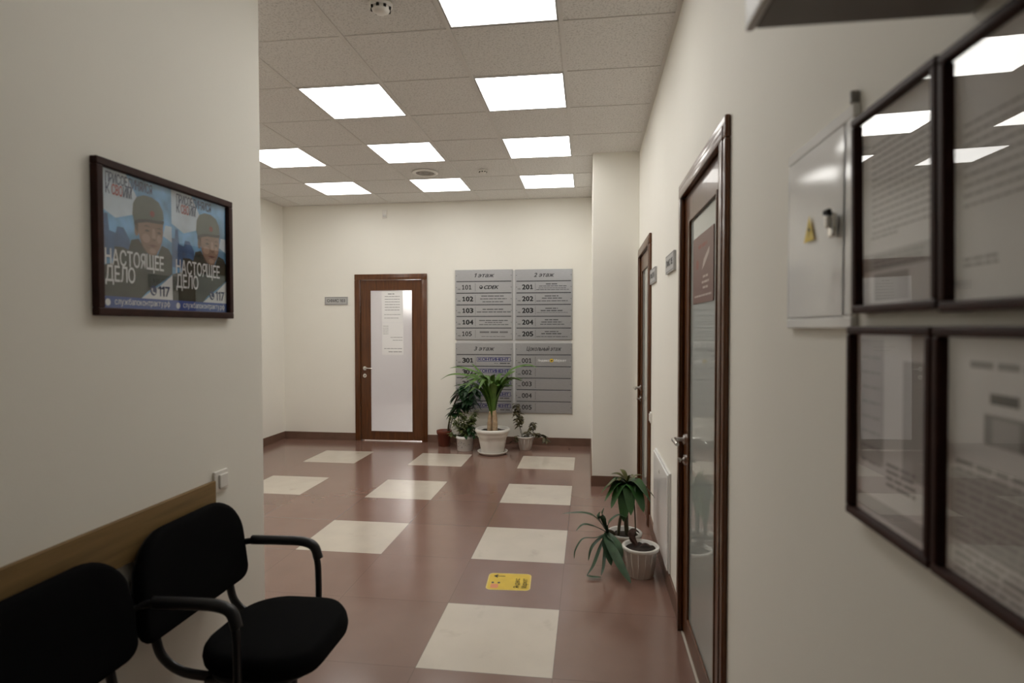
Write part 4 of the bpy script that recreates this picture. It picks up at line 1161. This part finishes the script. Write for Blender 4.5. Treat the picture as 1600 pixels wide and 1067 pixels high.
# small vine in a white ribbed pot
r = thing('potted_vine', 'bronze-leaved vine in a small white pot right of the large pot', 'potted plant', (-0.765, 6.975, 0), 0, 'plants by the far wall')
b = bmesh.new(); lathe(b, pot_profile(0.066, 0.108, 0.168, 0.010, 0.024)); build('pot', b, M['pot_white'], r)
b = bmesh.new()
for k in range(12):
    a = 2*math.pi*k/12
    tube(b, [(0.0695*math.cos(a), 0.0695*math.sin(a), 0.008), (0.097*math.cos(a), 0.097*math.sin(a), 0.14)], 0.003, 6)
build('rib', b, M['pot_white'], r)
soil(r, 0.090, 0.138)
b = bmesh.new(); bs = bmesh.new(); rr = random.Random(41)
vines = [[(-0.04, 0, 0.14), (-0.07, 0.0, 0.27), (-0.06, 0.02, 0.38), (-0.10, 0.03, 0.47), (-0.11, 0.03, 0.55)],
         [(-0.03, -0.01, 0.14), (-0.05, -0.03, 0.24), (-0.09, -0.02, 0.34), (-0.12, 0.0, 0.46)],
         [(0.03, 0, 0.14), (0.06, -0.01, 0.22), (0.09, -0.01, 0.29), (0.10, -0.01, 0.33)],
         [(0.05, -0.02, 0.14), (0.12, -0.04, 0.20), (0.19, -0.05, 0.19), (0.26, -0.05, 0.13)],
         [(-0.05, 0.0, 0.14), (-0.10, -0.03, 0.17), (-0.15, -0.04, 0.10)],
         [(0.0, -0.02, 0.14), (0.02, -0.04, 0.19), (0.03, -0.04, 0.23)]]
for v, (i0, cnt) in zip(vines, ((8, 2), (9, 3), (7, 2), (6, 3), (6, 1), (5, 2))):
    S = curve_pts(v, 6); tube(bs, S, 0.0028, 5)
    for i in range(i0 if len(S) > i0 else 2, len(S)):
        for q in range(cnt):
            e = rr.uniform(0, 2*math.pi)
            leaf(b, S[i], (math.cos(e), math.sin(e)*0.8, rr.uniform(-0.6, 0.3)), rr.uniform(0.045, 0.072), rr.uniform(0.036, 0.052), 0.6)
build('stem', bs, M['stem_dark'], r); build('foliage', b, M['leaf_brown'], r)

# rear pot beside the right wall: broad drooping rosette
r = thing('potted_broadleaf', 'broad-leaved plant in a white pot, behind the other pot by the right wall', 'potted plant', (0.232, 3.765, 0), 0, 'plants by the right wall')
b = bmesh.new(); lathe(b, pot_profile(0.078, 0.110, 0.170, 0.010, 0.026)); build('pot', b, M['pot_white'], r)
soil(r, 0.092, 0.140)
b = bmesh.new()
tube(b, curve_pts([(0.015, 0, 0.14), (0.01, 0, 0.26), (0.02, 0.0, 0.40), (0.015, -0.01, 0.49)], 6), [0.014]*7+[0.011]*6+[0.009]*6, 10)
tube(b, curve_pts([(-0.04, -0.01, 0.14), (-0.03, -0.02, 0.25), (0.0, -0.01, 0.36), (0.012, -0.01, 0.46)], 6), 0.010, 8)
tube(b, curve_pts([(0.07, -0.01, 0.14), (0.065, -0.01, 0.27), (0.06, -0.01, 0.36)], 6), 0.004, 6)
build('stem', b, M['stem_dark'], r)
b = bmesh.new(); C0 = Vector((0.015, -0.015, 0.485))
for tip_, w in (((-0.13, -0.06, 0.375), 0.055), ((-0.155, -0.01, 0.41), 0.05), ((-0.09, -0.10, 0.345), 0.055), ((-0.015, -0.13, 0.275), 0.075), ((0.03, -0.14, 0.32), 0.06),
                ((0.11, -0.12, 0.335), 0.075), ((0.16, -0.05, 0.375), 0.07), ((0.195, 0.02, 0.385), 0.055), ((0.14, -0.10, 0.42), 0.065), ((0.05, 0.16, 0.40), 0.06), ((-0.08, 0.13, 0.42), 0.06)):
    t = Vector(tip_); mid = (C0+t)/2+Vector((0, 0, 0.05)); q1 = C0*0.75+t*0.25+Vector((0, 0, 0.035))
    blade(b, [C0, q1, mid, t], w*1.5, 0.12, 0.55, 5, 0.2)
build('foliage', b, M['leaf_deep'], r)
b = bmesh.new()
for tip_, w in (((-0.09, 0.02, 0.535), 0.03), ((-0.06, -0.05, 0.50), 0.028), ((-0.03, 0.05, 0.56), 0.026), ((0.05, -0.04, 0.54), 0.026), ((0.13, 0.02, 0.53), 0.018), ((-0.12, -0.05, 0.47), 0.032)):
    t = Vector(tip_); mid = (C0+t)/2+Vector((0, 0, 0.025))
    blade(b, [C0, mid, t], w*1.4, 0.2, 0.6, 5, 0.3)
build('young_leaf', b, M['leaf_olive'], r)

# sprawling strap-leaved plant rooted at the edge of that pot
r = thing('strap_leaved_plant', 'dark strap-leaved plant sprawling leftwards over the rear pot by the right wall', 'plant', (0.155, 3.71, 0.145), 0, 'plants by the right wall')
b = bmesh.new()
tube(b, curve_pts([(0.02, 0.0, 0.0), (-0.005, -0.03, 0.045), (-0.035, -0.075, 0.07)], 5), [0.012]*6+[0.010]*5, 10)
build('stem', b, M['stem_dark'], r)
b = bmesh.new(); o0 = Vector((-0.04, -0.085, 0.060))
W2 = lambda x, y, z: Vector((x-0.155, y-3.71, z-0.145))
straps = [([W2(0.05, 3.60, 0.30), W2(-0.03, 3.58, 0.335), W2(-0.16, 3.56, 0.335)], 0.030),
          ([W2(0.04, 3.56, 0.26), W2(-0.03, 3.54, 0.275), W2(-0.075, 3.53, 0.24)], 0.026),
          ([W2(0.085, 3.60, 0.30), W2(0.098, 3.60, 0.37)], 0.034),
          ([W2(0.065, 3.62, 0.29), W2(0.072, 3.63, 0.335)], 0.020),
          ([W2(0.13, 3.62, 0.27), W2(0.185, 3.63, 0.315), W2(0.235, 3.64, 0.30)], 0.024),
          ([W2(0.05, 3.54, 0.20), W2(-0.03, 3.50, 0.205), W2(-0.075, 3.47, 0.15), W2(-0.085, 3.46, 0.095)], 0.012),
          ([W2(0.06, 3.54, 0.185), W2(0.02, 3.50, 0.15), W2(0.0, 3.48, 0.08)], 0.018),
          ([W2(0.07, 3.53, 0.14), W2(0.03, 3.46, 0.06), W2(-0.01, 3.42, 0.012)], 0.016),
          ([W2(0.10, 3.54, 0.12), W2(0.09, 3.47, 0.05), W2(0.075, 3.43, 0.015)], 0.014),
          ([W2(0.12, 3.52, 0.19), W2(0.155, 3.44, 0.135), W2(0.20, 3.36, 0.075), W2(0.24, 3.30, 0.035)], 0.044),
          ([W2(0.11, 3.54, 0.17), W2(0.12, 3.49, 0.12), W2(0.135, 3.45, 0.07)], 0.040),
          ([W2(0.14, 3.55, 0.20), W2(0.18, 3.50, 0.17), W2(0.20, 3.46, 0.11)], 0.036)]
for c, w in straps: blade(b, [o0]+c, w*1.45, 0.16, 0.6, 6, 0.5)
build('foliage', b, M['leaf_strap'], r)
b = bmesh.new(); blade(b, [W2(-0.01, 3.42, 0.014), W2(0.03, 3.41, 0.012), W2(0.08, 3.42, 0.010)], 0.03, 0.1, 0.5, 5, 0.6); build('fallen_leaf', b, M['leaf_strap'], r)

# front pot with nearly bare soil
r = thing('potted_bare_soil', 'white pot with bare dark soil and a dry leaf, nearest by the right wall', 'potted plant', (0.311, 3.510, 0), 0, 'plants by the right wall')
b = bmesh.new(); lathe(b, pot_profile(0.074, 0.108, 0.180, 0.010, 0.026)); build('pot', b, M['pot_white'], r)
b = bmesh.new()
for k in range(14):
    a = 2*math.pi*k/14
    tube(b, [(0.0775*math.cos(a), 0.0775*math.sin(a), 0.008), (0.0975*math.cos(a), 0.0975*math.sin(a), 0.155)], 0.0026, 6)
build('rib', b, M['pot_white'], r)
soil(r, 0.091, 0.158)
b = bmesh.new()
blade(b, [(-0.02, 0.02, 0.17), (-0.05, 0.05, 0.21), (-0.03, 0.08, 0.235), (0.0, 0.09, 0.22)], 0.045, 0.3, 0.5, 5, 0.4)
blade(b, [(-0.03, 0.01, 0.165), (-0.05, 0.03, 0.19), (-0.06, 0.055, 0.235)], 0.035, 0.3, 0.5, 5, 0.4)
blade(b, [(0.0, 0.0, 0.172), (0.03, 0.01, 0.182), (0.06, -0.01, 0.172)], 0.02, 0.3, 0.5, 5, 0.4)
build('dry_leaf', b, M['leaf_dead'], r)

# little dry leaf on the floor by the skirting
b = bmesh.new(); blade(b, [(-0.25, 7.08, 0.006), (-0.235, 7.083, 0.011), (-0.215, 7.08, 0.006)], 0.018, 0.2, 0.6, 5, 0.4)
tag(build('dropped_leaf', b, M['leaf_dead']), 'tiny dry leaf lying on the floor near the far skirting', 'leaf')
